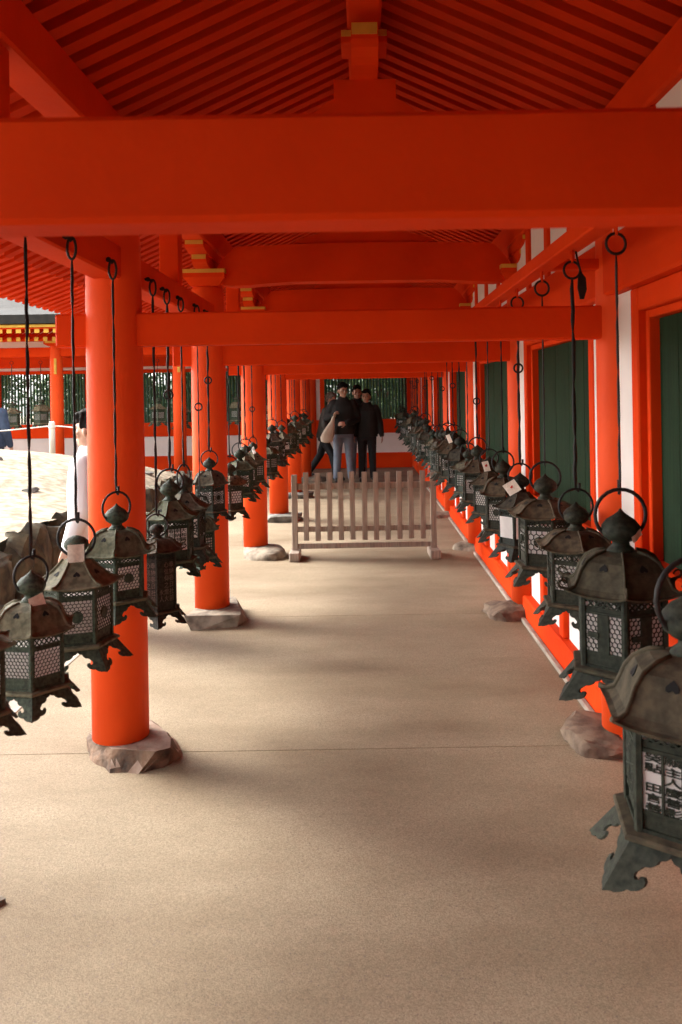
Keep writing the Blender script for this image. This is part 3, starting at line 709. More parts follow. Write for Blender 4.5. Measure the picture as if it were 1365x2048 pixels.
def paper_tag(t, name, face_deg, r, z, w, h, m='tag', tilt=0.0, lean=0.0, stamp=False):
    """a thin slightly curled sheet fixed to a lantern, in lantern units"""
    b = MB(); n = 5; vv = []; F = []
    for j in range(n + 1):
        for i in range(n + 1):
            u, v = (i / n - 0.5) * w, (j / n - 0.5) * h
            vv.append((0.02 * math.sin(i * 1.1) + 0.03 * (j / n) ** 2 + lean * v, u, v))
    for j in range(n):
        for i in range(n): a = j * (n + 1) + i; F.append((a, a + 1, a + n + 2, a + n + 1))
    b.add(vv + [(x - 0.008, y_, z_) for x, y_, z_ in vv], F + [tuple(len(vv) + q for q in f) for f in F], True)
    o = b.build(name, m, t); a = R(face_deg)
    o.location = (r * math.cos(a), r * math.sin(a), z); o.rotation_euler = (tilt, 0, a)
    if stamp:
        s_ = MB().lathe([(0.085, 0), (0.085, 0.006)], 14).mesh('stamp', 'stamp'); q = link('stamp', s_, o); q.location = (0.036, 0.02, 0.05); q.rotation_euler = (0, R(90), 0)
    return o

XR, XL = 0.795, -0.998
CAMF = lambda deg: R(deg)
GR, GL = 'lanterns hung along the shuttered wall', 'lanterns hung along the open column side'
# face k has its outward normal at 30+60k deg (+rz); the camera lies toward about -100..-110 deg from right-row lanterns
l = lantern(0.795, 2.07, 0.515, 0.174, R(-100 + 0), 'largest dusty bronze lantern with openwork characters, cut by the picture edge beside the wall', 'dome', 'star', None, 1.41, (0.34, 1.10), group=GR,
            texts={5: (['門人大善', '願主人慶善影', '癸點 田言善'], 'bronze', True), 0: (['門人大善', '願主人慶善影', '癸點 田言善'], 'bronze', True)})
l.rotation_euler[2] = R(-99)
for c in l.children:
    if c.name.split('.')[0] in ('hanging_ring', 'hanging_rod', 'top_link', 'beam_hook'): c.rotation_euler[2] = R(99) + (0.25 if 'ring' in c.name else 0)
l = lantern(XR, 2.63, 0.722, 0.143, R(-105 + 2), 'large dark lantern with onion finial, honeycomb panels and scroll-tipped domed roof', 'dome', 'hex', 'bar', 1.5, (0.36, 1.14), group=GR, curls=True)
paper_tag(l, 'dried_leaf', -60 + 103, 0.45, 2.75, 0.32, 0.16, 'tag', 0.5)
l = lantern(XR, 3.18, 0.78, 0.115, R(-95), 'dark honeycomb lantern with round scroll medallions and a low brown roof', 'low', 'hex', 'comma', group=GR, pitch=0.12)
l = lantern(XR, 3.71, 0.815, 0.122, R(-88), 'wide brown-roofed lantern with large round cells and a crescent, ring standing above', 'low', 'hex', 'comma', pitch=0.2, group=GR)
l = lantern(XR, 4.30, 0.80, 0.108, R(-118), 'lantern with a blank white paper sheet covering its front panel', 'cone', 'grid', None, group=GR, midring=0.62)
paper_tag(l, 'paper_sheet', 30 + 60 * 0 - 0, 0.90, 0.80, 0.84, 0.98, 'paper')
paper_tag(l, 'paper_sheet', 30 + 60 * 5, 0.90, 0.80, 0.84, 0.98, 'paper')
paper_tag(l, 'stamped_tag', -20, 0.62, 2.62, 0.75, 0.55, 'tag', 0.5, 0.35, True)
l = lantern(XR, 4.82, 0.80, 0.112, R(-95), 'lantern with domed roof and honeycomb panels behind the paper-covered one', 'dome', 'hex', 'disc', group=GR, pitch=0.13)
l = lantern(XR, 5.34, 0.82, 0.105, R(-108), 'lantern with a stamped paper tag tied under its ring', 'cone', 'hex', None, group=GR, pitch=0.15)
paper_tag(l, 'stamped_tag', -10, 0.55, 2.72, 0.4, 0.6, 'tag', 0.2, 0.2, True)
l = lantern(XR, 5.88, 0.83, 0.115, R(-92), 'lantern with heart-pierced cone roof in front of a red door post', 'cone', 'hex', 'comma', group=GR, pitch=0.13, midring=0.35)
l = lantern(XR, 6.40, 0.83, 0.10, R(-112), 'lantern with rows of small square openings on the wall side', 'low', 'grid', None, group=GR)
l = lantern(XR, 6.92, 0.84, 0.112, R(-98), 'lantern with star lattice panels level with the barrier end', 'dome', 'star', None, group=GR)
l = lantern(XR, 7.42, 0.85, 0.12, R(-104), 'lantern under a tall ring with a pale folded tag on its finial', 'cone', 'star', None, group=GR, midring=0.5)
paper_tag(l, 'folded_tag', -30, 0.5, 2.7, 0.35, 0.6, 'tag', 0.3, 0.2)
RW = {'cone': 'straight-sided', 'dome': 'domed', 'low': 'low flattish'}; PN = {'hex': 'honeycomb', 'star': 'star lattice', 'grid': 'square grid'}
kinds = [('cone', 'hex', None), ('dome', 'star', None), ('low', 'grid', None), ('cone', 'star', None), ('dome', 'hex', 'disc')]
yy = 7.95; i = 0
while yy < 17.6:
    rk, pk_, md = kinds[i % 5]
    l = lantern(XR + random.uniform(-0.03, 0.03), yy, 0.85 + 0.010 * (yy - 8) + random.uniform(-0.05, 0.05), random.uniform(0.10, 0.125), R(-90 - random.uniform(0, 60)),
            '%sdistant lantern with %s roof and %s panels hung along the shutters' % ('tagged ' if i % 3 == 0 else '', RW[rk], PN[pk_]), rk, pk_, md, pitch=0.2, group='far lanterns along the shuttered wall', detail=1, hearts=False, curls=(i % 2 == 0), midring=(0.4 + 0.1 * (i % 4)) if i % 2 else False)
    if i % 3 == 0: paper_tag(l, 'paper_tag', -30 - 90, 0.9, 1.0, 0.5, 0.6, 'tag', 0.2)
    yy += 0.50 + 0.08 * random.random(); i += 1
# left row
l = lantern(XL, 2.12, 0.785, 0.094, R(-60), 'dark lantern at the picture edge beside the small domed one, legs with scrolls', 'cone', 'hex', None, group=GL, side=-1)
l = lantern(XL + 0.0, 2.54, 0.715, 0.100, R(-72 + 2), 'small lantern with a pale domed roof and honeycomb panels on the open side', 'dome', 'hex', None, 1.55, (0.38, 1.14), group=GL, side=-1, pitch=0.115, ringrot=0.9)
paper_tag(l, 'folded_tag', 20, 0.5, 2.45, 0.45, 0.45, 'tag', 0.3)
l = lantern(XL + 0.005, 2.93, 0.735, 0.117, R(-102 - 0), 'lantern with straight six-sided roof and a paper strip wrapped round its finial', 'cone', 'hex', 'disc', 1.6, (0.34, 1.28), group=GL, side=-1, finial='cap', pitch=0.11)
paper_tag(l, 'paper_strip', 28, 0.40, 2.56, 0.46, 0.52, 'tag')
l = lantern(XL, 3.43, 0.765, 0.113, R(-78), 'lantern with curled roof corners hanging right in front of the nearest column', 'dome', 'hex', 'disc', 1.5, (0.36, 1.16), group=GL, side=-1, curls=True, pitch=0.12, ringrot=0.8)
l = lantern(XL + 0.012, 4.04, 0.565, 0.098, R(-77), 'tall narrow black lantern with engraved characters beside the nearest column', 'low', 'hex', None, 2.75, (0.42, 2.3), group=GL, side=-1, curls=True, hearts=False, finial='cap',
            texts={k: (['奉納春日社前', '心信仰之燈火', '    永人'], 'engraving', False) for k in range(6)})
l = lantern(XL + 0.01, 4.34, 0.745, 0.120, R(-88), 'lantern with vertical lettered bars on its bright panel and a tall ring', 'cone', 'hex', 'disc', 1.7, (0.40, 1.34), group=GL, side=-1, ringrot=0.1, midring=0.45,
            texts={k: (['大和國住人', '奉納燈籠家', '春日社神前'], 'bronze', True) for k in (0, 2, 4)})
l = lantern(XL, 4.72, 0.745, 0.118, R(-95), 'lantern with wide cone roof and starry openwork panels near the second column', 'cone', 'star', None, 1.7, (0.40, 1.30), group=GL, side=-1, ringrot=1.2)
l = lantern(XL, 5.18, 0.60, 0.095, R(-82), 'low hung dark lantern with domed roof before the second column stone', 'dome', 'grid', None, group=GL, side=-1, midring=0.5)
l = lantern(XL, 5.52, 0.835, 0.100, R(-70), 'lantern with round finial and slender ring against the second column', 'dome', 'star', None, group=GL, side=-1, curls=True, midring=0.55)
l = lantern(XL, 6.35, 0.735, 0.108, R(-80), 'dark red-brown roofed lantern with pierced lower panels behind the second column', 'low', 'hex', None, group=GL, side=-1, pitch=0.2, curls=True)
l = lantern(XL, 6.88, 0.80, 0.110, R(-95), 'lantern with flat pale roof between the second and third columns', 'low', 'star', None, group=GL, side=-1, hearts=False)
l = lantern(XL, 7.22, 0.82, 0.105, R(-88), 'heart-pierced lantern under a large ring before the third column', 'cone', 'star', None, group=GL, side=-1)
l = lantern(XL, 7.72, 0.815, 0.105, R(-75), 'lantern with paper panes and a pale knot on its finial at the third column', 'cone', 'grid', None, group=GL, side=-1, midring=0.3, ringrot=1.0)
paper_tag(l, 'folded_tag', 0, 0.5, 2.55, 0.25, 0.6, 'paper', 0.3)
yy = 8.8; i = 0
while yy < 15.4:
    rk, pk_, md = kinds[(i + 2) % 5]
    l = lantern(XL + random.uniform(-0.02, 0.02), yy, 0.82 + 0.012 * (yy - 8) + random.uniform(-0.05, 0.05), random.uniform(0.10, 0.12), R(-90 - random.uniform(-30, 30)),
            '%sdistant lantern with %s roof and %s panels on the open side' % ('paper-tagged ' if i % 2 == 0 else '', RW[rk], PN[pk_]), rk, pk_, md, pitch=0.2, group='far lanterns along the open side', side=-1, detail=1, hearts=False, curls=True)
    if i % 2 == 0: paper_tag(l, 'paper_tag', -40, 0.9, 0.8, 0.6, 0.7, 'tag', 0.2)
    yy += 0.56; i += 1

# ---------------------------------------------------------------- cross wing at the far end and across the courtyard
cw = thing('cross_wing', (0, 0, 0), 'vermilion wing across the courtyard with white panels, lattice windows and bark roof', 'building')
WX = [-10.55, -8.2, -5.85, -3.5]
FY = 16.3
for x in WX: link('column', cme, cw, (x, FY, 0.06)).scale = (1, 1, 1.13)
BX = [-10.55, -8.2, -5.85, -3.5, -1.12, 1.18]
for x in BX: link('wall_column', cme, cw, (x, YEND, 0.0)).scale = (1, 1, 1.13)
MB().box(-11, 1.09, YEND - 0.07, YEND + 0.06, 0.0, 0.33, 0.01).build('wall_sill', 'red', cw)
MB().box(-11, 1.09, YEND - 0.03, YEND + 0.05, 0.331, 0.759).build('lower_plaster', 'white', cw)
MB().box(-11, 1.09, YEND - 0.065, YEND + 0.06, 0.76, 1.06, 0.01).build('dado_rail', 'red', cw)
MB().box(-11, 1.09, YEND - 0.075, YEND + 0.06, 2.30, 2.52, 0.01).build('wall_beam', 'red', cw)
MB().box(-11, 1.09, YEND - 0.02, YEND + 0.05, 2.521, 3.1).build('upper_plaster', 'white', cw)
lb = MB().box(-0.018, 0.018, -0.018, 0.018, 1.062, 2.158, 0.003).mesh('lattice_bar', 'lattice')
for a, b_ in zip(BX[:-1], BX[1:]):
    m0, m1 = a + 0.30, b_ - 0.19
    for (p, q) in ((a + 0.1, a + 0.205), (b_ - 0.11, b_ - 0.10 + 0.005)):
        MB().box(p, q, YEND - 0.025, YEND + 0.05, 1.061, 2.299).build('plaster_strip', 'white', cw)
    MB().box(a + 0.1, b_ - 0.1, YEND - 0.02, YEND + 0.04, 2.235, 2.298).build('plaster_strip', 'white', cw)
    wf = MB().box(a + 0.207, m0, YEND - 0.05, YEND + 0.05, 1.061, 2.233, 0.005).build('window_frame', 'red', cw)
    MB().box(m1, b_ - 0.112, YEND - 0.05, YEND + 0.05, 1.061, 2.233, 0.005).build('jamb', 'red', wf)
    MB().box(m0 + 0.001, m1 - 0.001, YEND - 0.048, YEND + 0.05, 2.16, 2.232, 0.005).build('lintel', 'red', wf)
    nbars = int((m1 - m0) / 0.068)
    for k in range(nbars):
        o = link('lattice_bar', lb, cw, (m0 + (m1 - m0) * (k + 0.5) / nbars, YEND, 0)); o.rotation_euler = (0, 0, R(45))
MB().box(-11, -1.2, FY - 0.06, FY + 0.06, 2.42, 2.60, 0.01).build('head_beam', 'red', cw)
MB().box(-11, -1.2, FY - 0.05, FY + 0.05, 2.72, 2.86, 0.01).build('purlin', 'red', cw)
for x in WX:
    b = MB(); b.prism([(0.12, 2.62), (0.2, 2.66), (0.2, 2.72), (-0.2, 2.72), (-0.2, 2.66), (-0.12, 2.62)], lambda u, v, t, x=x: (x + u, FY + t, v), -0.13, 0.13); o = b.build('bearing_block', 'red', cw)
    MB().box(x - 0.17, x + 0.17, FY - 0.134, FY - 0.131, 2.675, 2.715).build('block_edge_paint', 'yellow', o)
    MB().box(x + 0.0, x + 0.05, FY - 0.145, FY - 0.125, 2.08, 2.38, 0.004).build('gold_plate', 'yellow', cw)
# eave rafters with yellow ends
er = MB(); vv = []
for y_, z in ((FY - 1.15, 2.80), (FY + 1.3, 3.62)):
    for xx, zz in ((-0.035, 0), (0.035, 0), (0.035, 0.07), (-0.035, 0.07)): vv.append((xx, y_, z + zz))
erm = er.add(vv, [(0, 1, 2, 3), (4, 5, 6, 7)] + [(k, (k + 1) % 4, 4 + (k + 1) % 4, 4 + k) for k in range(4)]).mesh('rafter', 'red')
eym = MB().box(-0.044, 0.044, FY - 1.16, FY - 1.1505, 2.79, 2.875).mesh('end_paint', 'yellow')
er2 = MB(); vv = []
for y_, z in ((FY - 0.75, 2.68), (FY + 0.4, 3.05)):
    for xx, zz in ((-0.03, 0), (0.03, 0), (0.03, 0.06), (-0.03, 0.06)): vv.append((xx, y_, z + zz))
erm2 = er2.add(vv, [(0, 1, 2, 3), (4, 5, 6, 7)] + [(k, (k + 1) % 4, 4 + (k + 1) % 4, 4 + k) for k in range(4)]).mesh('lower_rafter', 'red')
eym2 = MB().box(-0.038, 0.038, FY - 0.76, FY - 0.7505, 2.67, 2.745).mesh('end_paint', 'yellow')
x = -9.9
while x < -2.7:
    o = link('rafter', erm, cw, (x, 0, 0)); link('end_paint', eym, o)
    o = link('lower_rafter', erm2, cw, (x, 0, 0)); link('end_paint', eym2, o); x += 0.165
b = MB(); 
def wing_slab(name, pts, th, m, x0=-11.3, x1=2.0):
    b = MB(); n = len(pts); vv = []
    for xv in (x0, x1): vv += [(xv, y_, z) for y_, z in pts] + [(xv, y_, z + th) for y_, z in pts]
    F = []
    for k in range(n - 1):
        F += [(k, k + 1, 2 * n + k + 1, 2 * n + k), (n + k, n + k + 1, 3 * n + k + 1, 3 * n + k), (k, k + 1, n + k + 1, n + k), (2 * n + k, 2 * n + k + 1, 3 * n + k + 1, 3 * n + k)]
    F += [(0, n, 3 * n, 2 * n), (n - 1, 2 * n - 1, 4 * n - 1, 3 * n - 1)]
    return b.add(vv, F).build(name, m, cw)
wing_slab('roof_boards', [(FY - 1.18, 2.862), (FY + 1.25, 3.676), (YEND + 0.9, 2.95)], 0.02, 'red', -11.2, 1.9)
wing_slab('eave_fascia', [(FY - 1.22, 2.885), (FY - 1.182, 2.89)], 0.05, 'yellow', -11.25, -2.48)
wing_slab('roof_covering', [(FY - 1.30, 2.945), (FY - 0.6, 3.14), (FY + 0.4, 3.50), (FY + 1.2, 3.84), (YEND + 1.2, 2.95)], 0.16, 'bark_roof')
GX = 'lanterns hung along the wing across the courtyard'
for i, x in enumerate((-7.0, -6.42, -5.45, -4.9, -4.08, -3.62, -3.05, -2.5, -1.9)):
    l = lantern(x, 17.0, 1.10 + 0.04 * math.sin(i * 2.1), 0.145, R(-90 + 10 * (i % 3)), 'lantern with %s roof hung before the lattice windows across the courtyard' % ('straight-sided' if i % 2 == 0 else 'rounded dome'), ('cone', 'dome')[i % 2], 'grid', None, group=GX, detail=1, hearts=False, ztop=2.42)
MB().box(-11, -1.25, 16.97, 17.03, 2.425, 2.49, 0.004).build('hanging_bar', 'red', cw)
for x in WX: MB().box(x - 0.03, x + 0.03, FY + 0.06, 16.97, 2.43, 2.485).build('bar_arm', 'red', cw)

# ---------------------------------------------------------------- courtyard: sand mound, retaining wall, rope
def mound(x, y_):
    d = (-2.85 - x)
    h = 0.38 + 0.10 * math.exp(-((y_ - 7) / 2.2) ** 2)
    rise = 0.66 * math.exp(-((y_ - 11.3) / 3.0) ** 2) * (1 - math.exp(-max(d, 0) / 1.3)) * math.exp(-max(0, -x - 8) / 4)
    z = h + rise + 0.035 * noise.noise(Vector((x * 0.9, y_ * 0.9, 0))) + 0.02 * noise.noise(Vector((x * 3, y_ * 3, 4)))
    if y_ > 13.2: z -= (y_ - 13.2) * 0.30
    return max(z, -0.3)
o = grid_sheet('sand_mound', -12.5, -2.86, 2.0, 15.4, 70, 90, mound, 'sand'); tag(o, kind='structure')
rw = thing('retaining_wall', (-2.85, 5.0, -0.27), 'low dark mossy retaining wall of upright rough stones holding the sand mound', 'wall')
yy = 4.2; i = 0
while yy < 14.5:
    L = random.uniform(0.30, 0.62)
    h = mound(-2.9, yy) + 0.27 + random.uniform(-0.02, 0.05)
    rock('stone', (random.uniform(-0.03, 0.03), yy - 5.0 + L / 2, h * 0.5 - 0.02), (0.14, L * 0.62, h * 0.56), 'stone_dark', 100 + i, None, 44, None, parent=rw, rough=0.10)
    rock('stone', (0.10 + random.uniform(-0.03, 0.03), yy - 5.0 + random.random() * L, h * 0.2), (0.2, L * 0.42, h * 0.36), 'stone_dark', 300 + i, None, 24, None, parent=rw, rough=0.10, round_=1)
    yy += L; i += 1
for i, (x, y_) in enumerate(((-3.6, 9.2), (-4.6, 10.6), (-3.5, 6.4), (-4.2, 7.8), (-3.1, 12.2))):
    rock('loose_stone', (x, y_, mound(x, y_)), (0.10, 0.08, 0.05), 'stone_grey', 500 + i, 'small loose stone lying on the pale sand mound', 14, None, group='loose stones on the mound')
pz = mound(-4.75, 13.0)
p = thing('rope_post', (-4.75, 13.0, pz - 0.1), 'short pale wooden rope post standing in front of the courtyard column', 'post')
MB().lathe([(0.045, 0.0), (0.045, 0.58), (0.03, 0.61)], 14).build('post_shaft', 'rope', p); MB().lathe([(0.05, 0.50), (0.05, 0.53)], 14).build('rope_collar', 'rope', p)
b = MB(); pts = [(-8.2 + 3.45 * t, 13.0, pz + 0.44 - 0.10 * math.sin(math.pi * t)) for t in [i / 10 for i in range(11)]] + [(-4.7 + 1.1 * t, 13.0 - 0.3 * t, pz + 0.44 - 0.10 * t) for t in [i / 8 for i in range(1, 9)]]
tag(b.tube(pts, 0.009, 6).build('barrier_rope', 'rope'), 'thin white rope stretched from the short post across the courtyard', 'rope')
p = thing('rope_post', (-3.60, 12.7, mound(-3.6, 12.7) - 0.1), 'second rope post behind the standing man in white', 'post')
MB().lathe([(0.04, 0.0), (0.04, 0.56), (0.03, 0.59)], 14).build('post_shaft', 'rope', p); MB().lathe([(0.045, 0.50), (0.045, 0.53)], 14).build('rope_collar', 'rope', p)
p = thing('rope_post', (-8.2, 13.0, mound(-8.2, 13.0) - 0.1), 'rope post at the far end of the white rope', 'post')
MB().lathe([(0.04, 0.0), (0.04, pz + 0.56 - mound(-8.2, 13.0)), (0.03, pz + 0.6 - mound(-8.2, 13.0))], 14).build('post_shaft', 'rope', p)

# ---------------------------------------------------------------- trees beyond the wing
def tree(x, y_, h, cr, label, seed, low=0.3):
    rnd = random.Random(seed); t = thing('woodland_tree', (x, y_, -0.27), label, 'tree', 'trees behind the far wing' if y_ > 15 else None)
    b = MB(); b.tube([(0, 0, 0), (0.06, 0.05, h * 0.3), (-0.05, 0.1, h * 0.6), (0.0, 0.05, h * 0.9)], [0.17, 0.13, 0.09, 0.04], 10)
    for k in range(6):
        a = rnd.random() * 6.28; z = h * (0.3 + 0.1 * k); b.tube([(0, 0.05, z), (math.cos(a) * cr * 0.4, math.sin(a) * cr * 0.4, z + 0.3), (math.cos(a) * cr * 0.8, math.sin(a) * cr * 0.8, z + 0.45)], [0.06, 0.04, 0.015], 6)
    b.build('trunk', 'bark', t)
    b = MB(); vv = []; F = []
    clumps = [(Vector((rnd.gauss(0, cr * 0.5), rnd.gauss(0, cr * 0.35), h * (low + (1 - low) * rnd.random()))), rnd.uniform(0.25, 0.5) * (1 if cr < 2 else 1.5)) for _ in range(42 if cr < 2 else 70)]
    for c, r in clumps:
        for _ in range(110):
            p = c + Vector((rnd.gauss(0, 1), rnd.gauss(0, 1), rnd.gauss(0, 0.7))) * r * 0.6
            u = Vector((rnd.gauss(0, 1), rnd.gauss(0, 1), rnd.gauss(0, 0.6))).normalized(); w = u.cross(Vector((rnd.gauss(0, 1), rnd.gauss(0, 1), rnd.gauss(0, 1)))).normalized()
            s_ = rnd.uniform(0.035, 0.065) * (1 if cr < 2 else 1.7); o = len(vv)
            vv += [p - u * s_ * 1.5, p + w * s_ * 0.7, p + u * s_ * 1.5, p - w * s_ * 0.7]; F.append((o, o + 1, o + 2, o + 3))
    b.add(vv, F); b.build('crown', 'leaf', t)
for i, (x, y_) in enumerate(((-9.4, 21.0), (-7.6, 22.4), (-6.0, 20.8), (-4.2, 22.0), (-2.6, 20.9), (-1.0, 21.9), (0.5, 20.8), (1.9, 22.2), (-0.2, 24.5), (-5.1, 25.0), (-8.5, 25.2), (-2.2, 25.5), (1.4, 25.4), (-3.6, 24.2), (-6.9, 24.4))):
    tree(x, y_, 3.6 + 0.8 * math.sin(i * 1.7), 1.0, 'leafy green woodland tree glimpsed between the lattice bars', 900 + i, 0.12)

tree(-7.9, 4.0, 7.4, 2.0, 'unseen courtyard tree added to shade the near corridor floor', 950, 0.45)  # out of view, added only for its shade on the near floor
# ---------------------------------------------------------------- people
def remesh(b, name, m, parent, vox, smooth=4):
    me = b.mesh(name + '_src', m); o = bpy.data.objects.new(name + '_src', me); COL.objects.link(o)
    md = o.modifiers.new('r', 'REMESH'); md.mode = 'VOXEL'; md.voxel_size = vox; md.use_smooth_shade = True
    m2 = o.modifiers.new('s', 'SMOOTH'); m2.factor = 0.5; m2.iterations = smooth
    dg = bpy.context.evaluated_depsgraph_get(); dg.update()
    nm = bpy.data.meshes.new_from_object(o.evaluated_get(dg)); bpy.data.objects.remove(o); bpy.data.meshes.remove(me)
    nm.name = name
    if not nm.materials: nm.materials.append(M[m])
    for p_ in nm.polygons: p_.use_smooth = True
    return link(name, nm, parent)
def loft(b, rings, n=20):
    """rings: (cx, cy, z, rx, ry)"""
    vv = []; F = []
    for cx_, cy_, z, rx, ry in rings:
        for k in range(n):
            a = 2 * math.pi * k / n; c, s_ = math.cos(a), math.sin(a)
            vv.append((cx_ + rx * math.copysign(abs(c) ** 0.85, c), cy_ + ry * math.copysign(abs(s_) ** 0.85, s_), z))
    L = len(rings)
    for i in range(L - 1):
        for k in range(n): F.append((i * n + k, i * n + (k + 1) % n, (i + 1) * n + (k + 1) % n, (i + 1) * n + k))
    F += [list(range(n)), [(L - 1) * n + k for k in range(n)]]
    b.add(vv, F, True)
def limb(b, pts, rads, n=12):
    P = [Vector(p) for p in pts]; out = []; rr = []
    for i in range(len(P) - 1):
        for t in (0, 0.25, 0.5, 0.75): out.append(P[i].lerp(P[i + 1], t)); rr.append(rads[i] + (rads[i + 1] - rads[i]) * t)
    out.append(P[-1]); rr.append(rads[-1]); b.tube(out, rr, n)
    for p_, r_ in zip(P, rads): b.ball(p_, r_ * 0.99, 12, 8)
def hand(b, w, d, palm_n, curl=0.5):
    """wrist w, direction d, palm normal; palm and five bent fingers"""
    d = Vector(d).normalized(); pn = Vector(palm_n); pn = (pn - d * pn.dot(d)).normalized(); sd_ = d.cross(pn); w = Vector(w)
    for t in (-0.024, -0.008, 0.008, 0.024): b.tube([w + sd_ * t * 0.6, w + d * 0.05 + sd_ * t, w + d * 0.09 + sd_ * t], [0.014, 0.015, 0.012], 8)
    for i, (t, L) in enumerate(((-0.030, 0.055), (-0.010, 0.072), (0.011, 0.078), (0.031, 0.068))):
        p0 = w + d * 0.085 + sd_ * t; a1 = curl * 0.8; a2 = curl * 1.7
        p1 = p0 + (d * math.cos(a1) + pn * math.sin(a1)) * L * 0.5; p2 = p1 + (d * math.cos(a2) + pn * math.sin(a2)) * L * 0.5
        b.tube([p0 - d * 0.01, p0, p1, p2], [0.0095, 0.0095, 0.009, 0.007], 8)
    q0 = w + d * 0.025 + sd_ * 0.025; q1 = q0 + d * 0.03 + sd_ * 0.03 + pn * 0.01; q2 = q1 + d * 0.03 + sd_ * 0.006 + pn * 0.018
    b.tube([q0 - sd_ * 0.01, q0, q1, q2], [0.012, 0.012, 0.010, 0.008], 8)
def person(loc, H, rz, label, top='jacket', legs='jeans', shoe='leather', hair='hair', arms=None, legp=None, headrot=(0, 0), lean=0.0, topz=0.86, hands=None, build=1.0, tie=0.0, collar=True, longtop=False):
    t = thing('person', loc, label, 'person', rz=rz); s = H / 1.75; t.scale = (s, s, s)
    arms = arms or {-1: ((-0.25, 0.03, 1.13), (-0.27, -0.06, 0.88)), 1: ((0.25, 0.03, 1.13), (0.27, -0.06, 0.88))}
    legp = legp or {-1: ((-0.10, -0.02, 0.50), (-0.11, 0.02, 0.09)), 1: ((0.10, -0.02, 0.50), (0.11, 0.02, 0.09))}
    hands = hands or {}
    ly = lambda z: lean * max(0, z - 0.9)
    hr = Matrix.Rotation(headrot[0], 3, 'Z') @ Matrix.Rotation(headrot[1], 3, 'X'); hc = Vector((0, ly(1.62) - 0.015, 1.635))
    HP = lambda x, y_, z: hc + hr @ (Vector((x, y_, z)) * 1.09)
    # body (skin), one continuous surface
    b = MB()
    loft(b, [(0, ly(z), z, rx, ry) for z, rx, ry in ((0.84, 0.15, 0.10), (0.93, 0.155, 0.105), (1.06, 0.13, 0.09), (1.25, 0.15, 0.10), (1.38, 0.16, 0.095), (1.45, 0.11, 0.075), (1.50, 0.058, 0.056), (1.58, 0.052, 0.055))])
    for d_ in (-1, 1):
        e, w = arms[d_]; sh = (d_ * 0.165, ly(1.40), 1.405)
        limb(b, [sh, e, w], [0.050, 0.039, 0.027])
        dv = Vector(w) - Vector(e); hd = hands.get(d_, (dv, (-d_, 0, 0), 0.5)); hand(b, w, hd[0], hd[1], hd[2])
        k_, a_ = legp[d_]; limb(b, [(d_ * 0.088, ly(0.9), 0.88), k_, a_], [0.080, 0.052, 0.036])
        b.tube([(a_[0], a_[1] + 0.03, a_[2] - 0.05), (a_[0], a_[1] - 0.05, a_[2] - 0.05), (a_[0] + d_ * 0.01, a_[1] - 0.15, a_[2] - 0.06)], [0.036, 0.04, 0.03], 10)
    # head
    bh = MB(); bh.ball((0, 0.008, 0.02), (0.074, 0.092, 0.098), 20, 14); bh.ball((0, -0.018, -0.055), (0.056, 0.066, 0.062), 16, 10); bh.ball((0, -0.055, -0.085), (0.03, 0.03, 0.026))
    bh.tube([(0, -0.080, 0.015), (0, -0.095, -0.015), (0, -0.102, -0.030)], [0.010, 0.013, 0.016], 8); bh.ball((0, -0.083, -0.062), (0.024, 0.012, 0.009))
    for d_ in (-1, 1): bh.ball((d_ * 0.076, 0.012, -0.012), (0.011, 0.018, 0.030)); bh.ball((d_ * 0.042, -0.055, -0.022), (0.025, 0.025, 0.022)); bh.ball((d_ * 0.032, -0.076, 0.024), (0.024, 0.014, 0.009))
    b.add([HP(*v) for v in bh.v], bh.f, True)
    body = remesh(b, 'body', 'skin', t, 0.0085, 3)
    # eyes
    b = MB()
    for d_ in (-1, 1): bb = MB(); bb.ball((d_ * 0.031, -0.084, 0.003), (0.013, 0.006, 0.0055), 10, 6); bb.ball((d_ * 0.032, -0.087, 0.027), (0.019, 0.006, 0.004), 10, 6); b.add([HP(*v) for v in bb.v], bb.f, True)
    b.build('eyes', 'hair', t)
    # hair
    b = MB(); bb = MB(); bb.ball((0, 0.018, 0.032), (0.080, 0.095, 0.095), 24, 16)
    bb.ball((-0.03, -0.055, 0.085), (0.045, 0.035, 0.03)); bb.ball((0.03, -0.05, 0.09), (0.045, 0.035, 0.03)); bb.ball((0, 0.02, 0.115), (0.06, 0.065, 0.03))
    rnd = random.Random(int(H * 1000)); 
    for _ in range(60):
        a = rnd.uniform(0.2, 2.9) if rnd.random() < 0.7 else rnd.uniform(3.3, 6.1); zz = rnd.uniform(0.03, 0.12) if a > 3.1 else rnd.uniform(-0.05, 0.12); k = math.sqrt(max(0.1, 1 - ((zz - 0.03) / 0.11) ** 2))
        bb.ball((0.082 * k * math.cos(a), 0.02 + 0.096 * k * math.sin(a), zz), (0.014, 0.014, 0.02), 8, 6)
    keep = []
    cut = [v for v in bb.v]
    nv = [(x, y_, z) if not (y_ < -0.03 and z < 0.052 + 0.016 * math.sin(x * 70 + H * 30)) else (x * 0.86, max(y_, -0.045 + 0.9 * abs(x) * 0.3), max(z, 0.034 + 0.016 * math.sin(x * 70 + H * 30))) for x, y_, z in cut]
    nv = [(x, y_, z) if z > -0.075 else (x * 0.85, y_ * 0.9, -0.075) for x, y_, z in nv]
    nv = [(x * (0.86 if (y_ < 0.02 and z < 0.0) else 1), y_, z) for x, y_, z in nv]
    b.add([HP(*v) for v in nv], bb.f, True); remesh(b, 'hair', hair, t, 0.009, 1)
    # trousers
    b = MB()
    loft(b, [(0, ly(z), z, rx, ry) for z, rx, ry in ((0.80, 0.165, 0.118), (0.88, 0.172, 0.122), (0.96, 0.165, 0.118), (1.02, 0.155, 0.108))])
